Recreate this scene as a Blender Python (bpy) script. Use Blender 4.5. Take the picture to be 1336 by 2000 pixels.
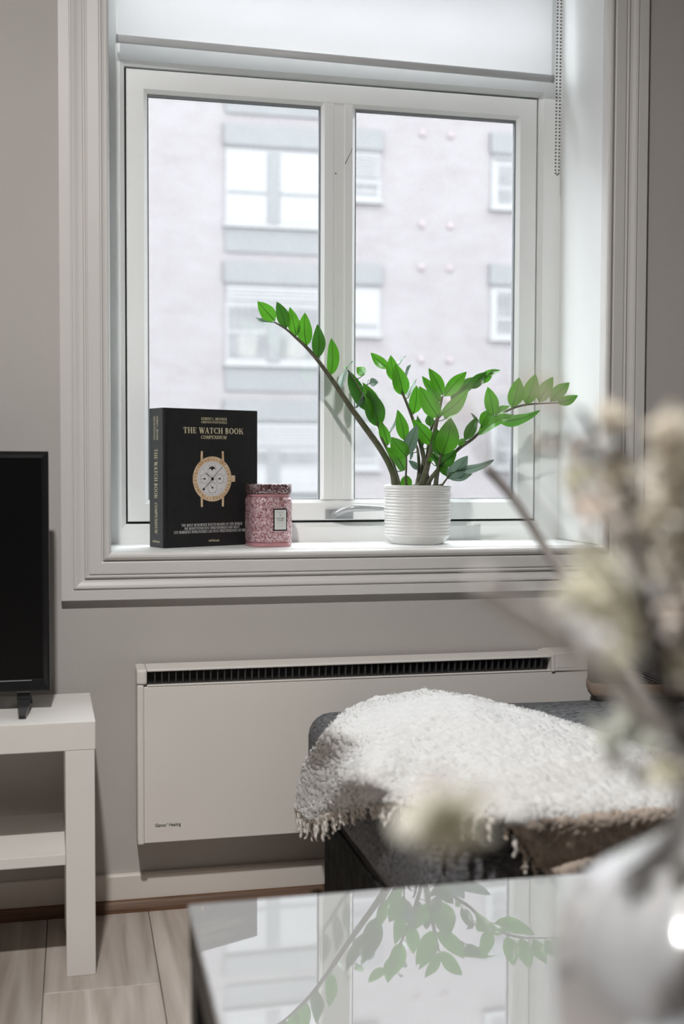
import bpy, bmesh, math, random
from mathutils import Vector, Matrix, noise

# ------------------------------------------------------------------ scene, camera, light, exposure
scene = bpy.context.scene
for o in list(bpy.data.objects):
    bpy.data.objects.remove(o, do_unlink=True)
COL = scene.collection
scene.view_settings.view_transform = 'Standard'
scene.view_settings.look = 'None'
scene.view_settings.gamma = 1.0
scene.view_settings.exposure = 0.0
scene.view_settings.use_curve_mapping = False
scene.cycles.max_bounces = 10
scene.cycles.diffuse_bounces = 5
scene.cycles.glossy_bounces = 5
scene.cycles.transparent_max_bounces = 16
scene.cycles.transmission_bounces = 6
scene.cycles.caustics_reflective = False
scene.cycles.caustics_refractive = False
scene.cycles.sample_clamp_indirect = 6.0
scene.cycles.use_denoising = True

cam = bpy.data.cameras.new('camera')
cam.sensor_fit = 'VERTICAL'
cam.sensor_height = 36.0
cam.lens = 2293.0 / 2000.0 * 36.0
cam.clip_start = 0.02
cam.clip_end = 200
cam.dof.use_dof = True
cam.dof.focus_distance = 2.45
cam.dof.aperture_fstop = 2.9
cam_o = bpy.data.objects.new('camera', cam)
COL.objects.link(cam_o)
cam_o.matrix_world = Matrix(((0.975084, 0.00601, -0.221754, 0.0),
                             (-0.221814, 0.040559, -0.974245, -2.38),
                             (0.003139, 0.999159, 0.040882, 0.90),
                             (0, 0, 0, 1)))
scene.camera = cam_o

world = bpy.data.worlds.new('overcast_sky')
scene.world = world
world.use_nodes = True
wn = world.node_tree.nodes
wn['Background'].inputs[0].default_value = (0.93, 0.965, 1.0, 1)
wn['Background'].inputs[1].default_value = 12.3

# the room's ceiling lamp (above and in front of the window wall, out of frame)
lamp = bpy.data.lights.new('ceiling_lamp_light', 'AREA')
lamp.shape = 'DISK'
lamp.size = 0.09
lamp.energy = 51.0
lamp.color = (1.0, 0.97, 0.94)
lamp_o = bpy.data.objects.new('ceiling_lamp_light', lamp)
COL.objects.link(lamp_o)
lamp_o.location = (-0.12, -1.80, 2.42)

# ------------------------------------------------------------------ helpers
def tag(o, label=None, cat=None, group=None, kind=None):
    if label: o['label'] = label
    if cat: o['category'] = cat
    if group: o['group'] = group
    if kind: o['kind'] = kind
    return o

def empty(name, loc=(0, 0, 0)):
    o = bpy.data.objects.new(name, None)
    o.empty_display_size = 0.05
    o.location = loc
    COL.objects.link(o)
    return o

def root_loc(p):
    v = Vector((0, 0, 0))
    while p is not None:
        v += Vector(p.location)
        p = p.parent
    return v

def link(name, me, mat=None, parent=None, smooth=False):
    if mat is not None and len(me.materials) == 0:
        me.materials.append(mat)
    if smooth:
        for p in me.polygons:
            p.use_smooth = True
    o = bpy.data.objects.new(name, me)
    COL.objects.link(o)
    if parent is not None:
        o.parent = parent
    return o

def mesh(name, verts, faces, mat=None, parent=None, smooth=False):
    """verts in world coordinates"""
    off = root_loc(parent)
    me = bpy.data.meshes.new(name)
    me.from_pydata([tuple(Vector(v) - off) for v in verts], [], faces)
    me.update()
    return link(name, me, mat, parent, smooth)

def from_bm(name, bm, mat=None, parent=None, smooth=False, xf=None):
    if xf is not None:
        bm.transform(xf)
    off = root_loc(parent)
    bmesh.ops.translate(bm, verts=bm.verts, vec=-off)
    bmesh.ops.recalc_face_normals(bm, faces=bm.faces)
    me = bpy.data.meshes.new(name)
    bm.to_mesh(me)
    bm.free()
    return link(name, me, mat, parent, smooth)

def bm_box(bm, x0, x1, y0, y1, z0, z1, bevel=0.0, seg=2):
    b = bmesh.new()
    r = bmesh.ops.create_cube(b, size=1.0)
    for v in b.verts:
        v.co = Vector((x0 if v.co.x < 0 else x1, y0 if v.co.y < 0 else y1, z0 if v.co.z < 0 else z1))
    if bevel > 0:
        bmesh.ops.bevel(b, geom=b.edges[:], offset=bevel, segments=seg, affect='EDGES', profile=0.5)
    me = bpy.data.meshes.new('tmp')
    b.to_mesh(me); b.free()
    bm.from_mesh(me)
    bpy.data.meshes.remove(me)

def box(name, x0, x1, y0, y1, z0, z1, mat, parent=None, bevel=0.0, seg=2, xf=None, smooth=False):
    bm = bmesh.new()
    bm_box(bm, x0, x1, y0, y1, z0, z1, bevel, seg)
    return from_bm(name, bm, mat, parent, smooth, xf)

def rings(name, rr, mat, parent=None, smooth=True, close=True, cap0=False, cap1=False):
    """skin a list of rings (each a list of points)"""
    n = len(rr[0]); V = []; F = []
    for r in rr: V += [tuple(p) for p in r]
    for i in range(len(rr) - 1):
        for j in range(n if close else n - 1):
            a = i * n + j; b = i * n + (j + 1) % n
            F.append((a, b, b + n, a + n))
    if cap0: F.append(tuple(range(n))[::-1])
    if cap1: F.append(tuple((len(rr) - 1) * n + j for j in range(n)))
    return mesh(name, V, F, mat, parent, smooth)

def frame_at(t):
    t = t.normalized()
    u = t.cross(Vector((0.13, 1, 0.21))).normalized()
    return u, t.cross(u)

def tube_rings(pts, r0, r1, n=8, wob=0.0, seed=0):
    P = [Vector(p) for p in pts]; rr = []
    for i, p in enumerate(P):
        t = (P[min(i + 1, len(P) - 1)] - P[max(i - 1, 0)])
        u, v = frame_at(t)
        k = i / (len(P) - 1)
        r = r0 + (r1 - r0) * k
        if wob: r *= 1 + wob * noise.noise(Vector((seed * 3.1, k * 14, 0.3)))
        rr.append([p + u * (math.cos(a) * r) + v * (math.sin(a) * r) for a in [2 * math.pi * j / n for j in range(n)]])
    return rr

def tube(name, pts, r0, r1, mat, parent=None, n=8, wob=0.0, seed=0):
    return rings(name, tube_rings(pts, r0, r1, n, wob, seed), mat, parent, True, True, True, True)

def catmull(pts, per):
    P = [Vector(p) for p in pts]; out = []
    for i in range(len(P) - 1):
        a = P[max(i - 1, 0)]; b = P[i]; c = P[i + 1]; d = P[min(i + 2, len(P) - 1)]
        for k in range(per):
            t = k / per
            out.append(0.5 * ((2 * b) + (c - a) * t + (2 * a - 5 * b + 4 * c - d) * t * t + (3 * b - a - 3 * c + d) * t ** 3))
    out.append(P[-1])
    return out

def lathe(name, prof, cx, cy, mat, parent=None, n=64, smooth=True, cap0=False, cap1=False):
    rr = [[Vector((cx + r * math.cos(2 * math.pi * j / n), cy + r * math.sin(2 * math.pi * j / n), z)) for j in range(n)] for r, z in prof]
    return rings(name, rr, mat, parent, smooth, True, cap0, cap1)

# ------------------------------------------------------------------ materials
MATS = {}
def mat(name, col, rough=0.5, spec=0.5, metal=0.0, noise_scale=0, noise_amt=0.0, bump=0.0, bump_scale=200, coat=0.0, ior=None, sheen=0.0, col2=None, stretch=None, detail=3):
    m = bpy.data.materials.new(name)
    m.use_nodes = True
    nt = m.node_tree; N = nt.nodes; L = nt.links
    b = N['Principled BSDF']
    b.inputs['Base Color'].default_value = (*col, 1)
    b.inputs['Roughness'].default_value = rough
    b.inputs['Metallic'].default_value = metal
    b.inputs['Specular IOR Level'].default_value = spec
    b.inputs['Coat Weight'].default_value = coat
    b.inputs['Coat Roughness'].default_value = 0.03
    b.inputs['Sheen Weight'].default_value = sheen
    if ior: b.inputs['IOR'].default_value = ior
    tc = None
    if noise_amt > 0 or bump > 0 or col2:
        tc = N.new('ShaderNodeTexCoord')
        mp = N.new('ShaderNodeMapping')
        if stretch: mp.inputs['Scale'].default_value = stretch
        L.new(tc.outputs['Object'], mp.inputs['Vector'])
    if noise_amt > 0 or col2:
        nz = N.new('ShaderNodeTexNoise')
        nz.inputs['Scale'].default_value = noise_scale
        nz.inputs['Detail'].default_value = detail
        L.new(mp.outputs[0], nz.inputs['Vector'])
        rmp = N.new('ShaderNodeValToRGB')
        a = col if col2 else tuple(c * (1 - noise_amt) for c in col)
        c2 = col2 if col2 else tuple(min(1, c * (1 + noise_amt)) for c in col)
        rmp.color_ramp.elements[0].color = (*a, 1)
        rmp.color_ramp.elements[1].color = (*c2, 1)
        rmp.color_ramp.elements[0].position = 0.32
        rmp.color_ramp.elements[1].position = 0.68
        L.new(nz.outputs['Fac'], rmp.inputs['Fac'])
        L.new(rmp.outputs['Color'], b.inputs['Base Color'])
    if bump > 0:
        nb = N.new('ShaderNodeTexNoise')
        nb.inputs['Scale'].default_value = bump_scale
        nb.inputs['Detail'].default_value = 4
        L.new(mp.outputs[0], nb.inputs['Vector'])
        bp = N.new('ShaderNodeBump')
        bp.inputs['Strength'].default_value = bump
        bp.inputs['Distance'].default_value = 0.002
        L.new(nb.outputs['Fac'], bp.inputs['Height'])
        L.new(bp.outputs['Normal'], b.inputs['Normal'])
    MATS[name] = m
    return m

M_wall = mat('wall_paint', (0.52, 0.497, 0.475), 0.75, 0.3, noise_scale=3, noise_amt=0.02, bump=0.12, bump_scale=160)
M_wall2 = mat('darkened_far_wall_paint', (0.20, 0.192, 0.184), 0.8, 0.2, noise_scale=3, noise_amt=0.02)  # unseen walls darkened to cut the light they bounce back
M_ceil = mat('ceiling_paint', (0.50, 0.495, 0.485), 0.8, 0.2, noise_scale=2, noise_amt=0.01)  # ceiling tone lowered as well, for less bounced light
M_trim = mat('white_gloss_paint', (0.70, 0.685, 0.667), 0.42, 0.4, noise_scale=6, noise_amt=0.015, bump=0.03, bump_scale=60)
M_jamb = mat('white_window_paint', (0.86, 0.872, 0.866), 0.35, 0.45, noise_scale=5, noise_amt=0.012, bump=0.02, bump_scale=50)
M_skirt = mat('baseboard_paint', (0.76, 0.715, 0.665), 0.5, 0.35, noise_scale=6, noise_amt=0.02)
M_brown = mat('brown_wood', (0.10, 0.052, 0.030), 0.5, 0.4, noise_scale=9, col2=(0.19, 0.105, 0.06), stretch=(1, 8, 40), detail=6)
M_dark = mat('dark_gap', (0.04, 0.045, 0.045), 0.8, 0.2, noise_scale=20, noise_amt=0.1)
M_gasket = mat('grey_gasket', (0.22, 0.23, 0.24), 0.6, 0.3, noise_scale=20, noise_amt=0.05)
M_white = mat('white_lacquer', (0.84, 0.815, 0.785), 0.38, 0.45, noise_scale=4, noise_amt=0.012)
M_rad = mat('heater_enamel', (0.83, 0.795, 0.755), 0.42, 0.45, noise_scale=4, noise_amt=0.012, bump=0.02, bump_scale=300)
M_radcap = mat('heater_plastic', (0.82, 0.79, 0.755), 0.4, 0.4, noise_scale=4, noise_amt=0.01)
M_black = mat('matt_black', (0.010, 0.010, 0.010), 0.5, 0.4, noise_scale=30, noise_amt=0.1)
M_fin = mat('dark_fin', (0.06, 0.06, 0.062), 0.5, 0.4, noise_scale=30, noise_amt=0.05)
M_tvb = mat('tv_bezel_plastic', (0.012, 0.012, 0.013), 0.24, 0.5, noise_scale=30, noise_amt=0.1)
M_screen = mat('tv_screen', (0.004, 0.004, 0.0045), 0.28, 0.25, noise_scale=5, noise_amt=0.1)
M_ink = mat('black_print', (0.02, 0.018, 0.016), 0.6, 0.2, noise_scale=30, noise_amt=0.1)
M_alu = mat('satin_aluminium', (0.44, 0.45, 0.455), 0.36, 0.5, metal=0.45, noise_scale=30, noise_amt=0.04)
M_steel = mat('chain_steel', (0.16, 0.16, 0.165), 0.35, 0.5, metal=0.5, noise_scale=30, noise_amt=0.04)
M_bar = mat('blind_bar_plastic', (0.60, 0.605, 0.61), 0.45, 0.4, noise_scale=10, noise_amt=0.02)
M_cover = mat('black_book_cover', (0.0125, 0.0125, 0.013), 0.5, 0.4, noise_scale=60, noise_amt=0.15, bump=0.05, bump_scale=400)
M_spine = mat('black_book_spine', (0.0125, 0.0125, 0.013), 0.42, 0.6, noise_scale=60, noise_amt=0.15, bump=0.05, bump_scale=400)
M_page = mat('book_pages', (0.70, 0.68, 0.62), 0.8, 0.2, noise_scale=3, noise_amt=0.06, stretch=(200, 200, 1))
M_gold = mat('cream_gold_print', (0.62, 0.56, 0.38), 0.5, 0.4, noise_scale=40, noise_amt=0.05)
M_silverp = mat('silver_print', (0.62, 0.61, 0.60), 0.5, 0.4, noise_scale=40, noise_amt=0.05)
M_rose = mat('rose_gold_print', (0.56, 0.37, 0.20), 0.4, 0.5, noise_scale=90, col2=(0.78, 0.62, 0.45))
M_dial = mat('dial_print', (0.72, 0.71, 0.72), 0.5, 0.4, noise_scale=300, noise_amt=0.06)
M_dialg = mat('dial_grey_print', (0.36, 0.36, 0.37), 0.5, 0.4, noise_scale=200, noise_amt=0.06)
M_pot = mat('white_ceramic', (0.74, 0.735, 0.72), 0.28, 0.5, noise_scale=14, noise_amt=0.02)
M_soil = mat('potting_soil', (0.035, 0.026, 0.018), 0.9, 0.2, noise_scale=90, noise_amt=0.5, bump=0.8, bump_scale=120)
M_seat = mat('charcoal_weave', (0.042, 0.043, 0.046), 0.85, 0.2, noise_scale=230, col2=(0.225, 0.228, 0.238), bump=0.6, bump_scale=260, stretch=(0.4, 1, 1))
M_base = mat('charcoal_fabric', (0.016, 0.016, 0.016), 0.9, 0.15, noise_scale=35, col2=(0.04, 0.04, 0.039), bump=0.25, bump_scale=420)
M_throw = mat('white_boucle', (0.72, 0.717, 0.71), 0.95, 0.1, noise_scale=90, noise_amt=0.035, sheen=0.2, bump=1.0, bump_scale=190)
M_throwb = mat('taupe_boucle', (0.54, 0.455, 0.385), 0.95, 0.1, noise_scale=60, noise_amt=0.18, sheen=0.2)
M_tass = mat('throw_fringe_yarn', (0.70, 0.665, 0.62), 0.95, 0.1, noise_scale=120, noise_amt=0.12)
M_table = mat('white_glass_top', (0.40, 0.405, 0.41), 0.015, 1.0, noise_scale=2, noise_amt=0.01, ior=2.3)
M_tedge = mat('black_table_frame', (0.008, 0.008, 0.008), 0.45, 0.4, noise_scale=20, noise_amt=0.1)
M_vase = mat('silver_glaze', (0.82, 0.835, 0.86), 0.14, 0.6, metal=0.6, noise_scale=9, noise_amt=0.05, bump=0.25, bump_scale=12)
M_rib = mat('black_ribbed_fabric', (0.012, 0.012, 0.012), 0.75, 0.3, noise_scale=200, noise_amt=0.3, bump=0.3, bump_scale=400)
M_tan = mat('brown_band', (0.22, 0.145, 0.10), 0.7, 0.3, noise_scale=80, noise_amt=0.15)
M_stemg = mat('plant_stem', (0.055, 0.068, 0.028), 0.5, 0.4, noise_scale=60, col2=(0.13, 0.12, 0.08))
M_twg = mat('grey_twig', (0.17, 0.155, 0.145), 0.8, 0.2, noise_scale=60, noise_amt=0.2)
M_twp = mat('pale_twig', (0.80, 0.77, 0.74), 0.8, 0.2, noise_scale=60, noise_amt=0.15)
M_twd = mat('dark_twig', (0.055, 0.047, 0.042), 0.8, 0.2, noise_scale=60, noise_amt=0.2)

def thin(name, col, trans, rough=0.4, veins=False, gloss=0.5, amt=0.1, scale=40):
    m = bpy.data.materials.new(name); m.use_nodes = True
    nt = m.node_tree; N = nt.nodes; L = nt.links
    b = N['Principled BSDF']
    b.inputs['Roughness'].default_value = rough
    b.inputs['Specular IOR Level'].default_value = gloss
    tr = N.new('ShaderNodeBsdfTranslucent')
    mx = N.new('ShaderNodeMixShader'); mx.inputs[0].default_value = trans
    tc = N.new('ShaderNodeTexCoord'); nz = N.new('ShaderNodeTexNoise')
    nz.inputs['Scale'].default_value = scale; nz.inputs['Detail'].default_value = 3
    L.new(tc.outputs['Object'], nz.inputs['Vector'])
    rp = N.new('ShaderNodeValToRGB')
    rp.color_ramp.elements[0].color = (*[c * (1 - amt) for c in col], 1)
    rp.color_ramp.elements[1].color = (*[min(1, c * (1 + amt)) for c in col], 1)
    L.new(nz.outputs['Fac'], rp.inputs['Fac'])
    L.new(rp.outputs['Color'], b.inputs['Base Color'])
    L.new(rp.outputs['Color'], tr.inputs['Color'])
    L.new(b.outputs[0], mx.inputs[1]); L.new(tr.outputs[0], mx.inputs[2])
    L.new(mx.outputs[0], N['Material Output'].inputs['Surface'])
    MATS[name] = m
    return m
M_leaf = thin('zz_leaf', (0.092, 0.335, 0.022), 0.32, 0.30, gloss=0.45, amt=0.22, scale=30)
M_leafd = thin('zz_leaf_deep', (0.045, 0.17, 0.018), 0.28, 0.28, gloss=0.45, amt=0.22, scale=30)
M_leafu = thin('zz_leaf_underside', (0.15, 0.24, 0.18), 0.25, 0.4, gloss=0.5, amt=0.12, scale=30)
M_vein = mat('leaf_midrib', (0.04, 0.13, 0.015), 0.5, 0.3, noise_scale=60, noise_amt=0.1)
M_fab = thin('roller_fabric', (0.93, 0.93, 0.935), 0.66, 0.8, gloss=0.1, amt=0.012, scale=9)
M_pet = {
    'cream': thin('cream_petal', (0.94, 0.91, 0.80), 0.58, 0.8, gloss=0.1),
    'beige': thin('beige_petal', (0.91, 0.87, 0.79), 0.58, 0.8, gloss=0.1),
    'pink': thin('dusty_petal', (0.92, 0.86, 0.81), 0.58, 0.8, gloss=0.1),
    'white': thin('white_petal', (0.94, 0.935, 0.92), 0.58, 0.8, gloss=0.1),
    'sparse': thin('beige_bud', (0.82, 0.73, 0.65), 0.3, 0.8, gloss=0.1),
    'green': thin('sage_petal', (0.80, 0.82, 0.77), 0.3, 0.8, gloss=0.1),
    'bloom': thin('ivory_petal', (0.94, 0.91, 0.82), 0.3, 0.8, gloss=0.1),
}

def glass_mat(name, tint, haze):
    m = bpy.data.materials.new(name); m.use_nodes = True
    nt = m.node_tree; N = nt.nodes; L = nt.links
    N.remove(N['Principled BSDF'])
    tr = N.new('ShaderNodeBsdfTransparent'); tr.inputs[0].default_value = (*tint, 1)
    gl = N.new('ShaderNodeBsdfGlossy'); gl.inputs['Roughness'].default_value = 0.02
    fr = N.new('ShaderNodeFresnel'); fr.inputs[0].default_value = 1.45
    ge = N.new('ShaderNodeNewGeometry'); mri = N.new('ShaderNodeMapRange')      # thin pane: same reflectance from both faces
    mri.inputs['To Min'].default_value = 1.45; mri.inputs['To Max'].default_value = 1 / 1.45
    L.new(ge.outputs['Backfacing'], mri.inputs[0]); L.new(mri.outputs[0], fr.inputs[0])
    m1 = N.new('ShaderNodeMixShader')
    L.new(fr.outputs[0], m1.inputs[0]); L.new(tr.outputs[0], m1.inputs[1]); L.new(gl.outputs[0], m1.inputs[2])
    tl = N.new('ShaderNodeBsdfTranslucent'); tl.inputs[0].default_value = (0.9, 0.9, 0.92, 1)
    tc = N.new('ShaderNodeTexCoord'); nz = N.new('ShaderNodeTexNoise')
    nz.inputs['Scale'].default_value = 330; nz.inputs['Detail'].default_value = 2
    L.new(tc.outputs['Object'], nz.inputs['Vector'])
    rp = N.new('ShaderNodeValToRGB')
    rp.color_ramp.elements[0].position = 0.45; rp.color_ramp.elements[0].color = (haze * 0.4,) * 3 + (1,)
    rp.color_ramp.elements[1].position = 0.75; rp.color_ramp.elements[1].color = (haze * 2.2,) * 3 + (1,)
    L.new(nz.outputs['Fac'], rp.inputs[0])
    m2 = N.new('ShaderNodeMixShader')
    L.new(rp.outputs[0], m2.inputs[0]); L.new(m1.outputs[0], m2.inputs[1]); L.new(tl.outputs[0], m2.inputs[2])
    L.new(m2.outputs[0], N['Material Output'].inputs['Surface'])
    MATS[name] = m
    return m
M_glass = glass_mat('rain_speckled_glass', (0.97, 0.98, 0.98), 0.012)

# laminate planks: long soft grain along the plank, tone differs plank to plank
def plank_mat():
    m = bpy.data.materials.new('laminate_oak'); m.use_nodes = True
    nt = m.node_tree; N = nt.nodes; L = nt.links
    b = N['Principled BSDF']; b.inputs['Roughness'].default_value = 0.42; b.inputs['Specular IOR Level'].default_value = 0.4
    tc = N.new('ShaderNodeTexCoord'); mp = N.new('ShaderNodeMapping')
    mp.inputs['Scale'].default_value = (22, 1.6, 1)
    oi = N.new('ShaderNodeObjectInfo')
    add = N.new('ShaderNodeVectorMath'); add.operation = 'ADD'
    sc = N.new('ShaderNodeVectorMath'); sc.operation = 'SCALE'; sc.inputs['Scale'].default_value = 37.0
    cmb = N.new('ShaderNodeCombineXYZ')
    L.new(oi.outputs['Random'], cmb.inputs[0]); L.new(oi.outputs['Random'], cmb.inputs[1])
    L.new(cmb.outputs[0], sc.inputs[0]); L.new(tc.outputs['Object'], mp.inputs[0])
    L.new(mp.outputs[0], add.inputs[0]); L.new(sc.outputs[0], add.inputs[1])
    nz = N.new('ShaderNodeTexNoise'); nz.inputs['Scale'].default_value = 1.6; nz.inputs['Detail'].default_value = 7; nz.inputs['Distortion'].default_value = 0.35
    L.new(add.outputs[0], nz.inputs['Vector'])
    rp = N.new('ShaderNodeValToRGB')
    e = rp.color_ramp.elements
    e[0].position = 0.30; e[0].color = (0.345, 0.295, 0.255, 1)
    e[1].position = 0.72; e[1].color = (0.60, 0.545, 0.50, 1)
    L.new(nz.outputs['Fac'], rp.inputs[0])
    hs = N.new('ShaderNodeHueSaturation')
    mr = N.new('ShaderNodeMapRange'); mr.inputs['To Min'].default_value = 0.82; mr.inputs['To Max'].default_value = 1.22
    L.new(oi.outputs['Random'], mr.inputs[0]); L.new(mr.outputs[0], hs.inputs['Value'])
    L.new(rp.outputs[0], hs.inputs['Color']); L.new(hs.outputs[0], b.inputs['Base Color'])
    bp = N.new('ShaderNodeBump'); bp.inputs['Strength'].default_value = 0.12; bp.inputs['Distance'].default_value = 0.001
    L.new(nz.outputs['Fac'], bp.inputs['Height']); L.new(bp.outputs[0], b.inputs['Normal'])
    return m
M_plank = plank_mat()

# far facade: haze is put into its colours, contrast kept low
M_brick = None
def facade_mat():
    m = bpy.data.materials.new('pale_pink_brick'); m.use_nodes = True
    nt = m.node_tree; N = nt.nodes; L = nt.links
    b = N['Principled BSDF']; b.inputs['Roughness'].default_value = 0.9; b.inputs['Specular IOR Level'].default_value = 0.1
    tc = N.new('ShaderNodeTexCoord'); mp = N.new('ShaderNodeMapping'); mp.inputs['Rotation'].default_value = (math.pi / 2, 0, 0)
    br = N.new('ShaderNodeTexBrick')
    br.inputs['Scale'].default_value = 1.0; br.inputs['Brick Width'].default_value = 0.25; br.inputs['Row Height'].default_value = 0.075
    br.inputs['Mortar Size'].default_value = 0.006
    br.inputs['Color1'].default_value = (0.1002, 0.0934, 0.0950, 1); br.inputs['Color2'].default_value = (0.1112, 0.1053, 0.1085, 1); br.inputs['Mortar'].default_value = (0.1138, 0.1106, 0.1122, 1)
    nz = N.new('ShaderNodeTexNoise'); nz.inputs['Scale'].default_value = 1.3; nz.inputs['Detail'].default_value = 6
    mx = N.new('ShaderNodeMix'); mx.data_type = 'RGBA'; mx.blend_type = 'MULTIPLY'; mx.inputs[0].default_value = 0.55
    rp = N.new('ShaderNodeValToRGB')
    rp.color_ramp.elements[0].position = 0.3; rp.color_ramp.elements[0].color = (0.86, 0.82, 0.84, 1)
    rp.color_ramp.elements[1].position = 0.65; rp.color_ramp.elements[1].color = (1, 1, 1, 1)
    L.new(tc.outputs['Object'], mp.inputs[0]); L.new(mp.outputs[0], br.inputs['Vector'])
    L.new(tc.outputs['Object'], nz.inputs['Vector']); L.new(nz.outputs['Fac'], rp.inputs[0])
    L.new(br.outputs['Color'], mx.inputs[6]); L.new(rp.outputs[0], mx.inputs[7])
    L.new(mx.outputs[2], b.inputs['Base Color'])
    return m
M_brick = facade_mat()
M_fgrey = mat('facade_grey_panel', (0.0806, 0.0825, 0.0838), 0.8, 0.2, noise_scale=2, noise_amt=0.03)
M_fdark = mat('facade_dark_line', (0.0570, 0.0570, 0.0589), 0.8, 0.2, noise_scale=2, noise_amt=0.03)
M_fwhite = mat('facade_white', (0.1192, 0.1192, 0.1207), 0.7, 0.2, noise_scale=2, noise_amt=0.02)
M_fbright = mat('facade_bright_pane', (0.1267, 0.1267, 0.1280), 0.7, 0.1, noise_scale=0.8, noise_amt=0.03)
M_fpane = mat('facade_grey_pane', (0.0775, 0.0775, 0.0793), 0.6, 0.1, noise_scale=3, noise_amt=0.12)
M_fcurt = mat('facade_curtain', (0.1045, 0.1032, 0.1003), 0.8, 0.1, noise_scale=6, noise_amt=0.05)
M_fred = mat('facade_red_anchor', (0.1219, 0.1018, 0.1065), 0.8, 0.2, noise_scale=6, noise_amt=0.05)
M_street = mat('street_asphalt', (0.0470, 0.0470, 0.0470), 0.9, 0.2, noise_scale=6, noise_amt=0.1)

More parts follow.
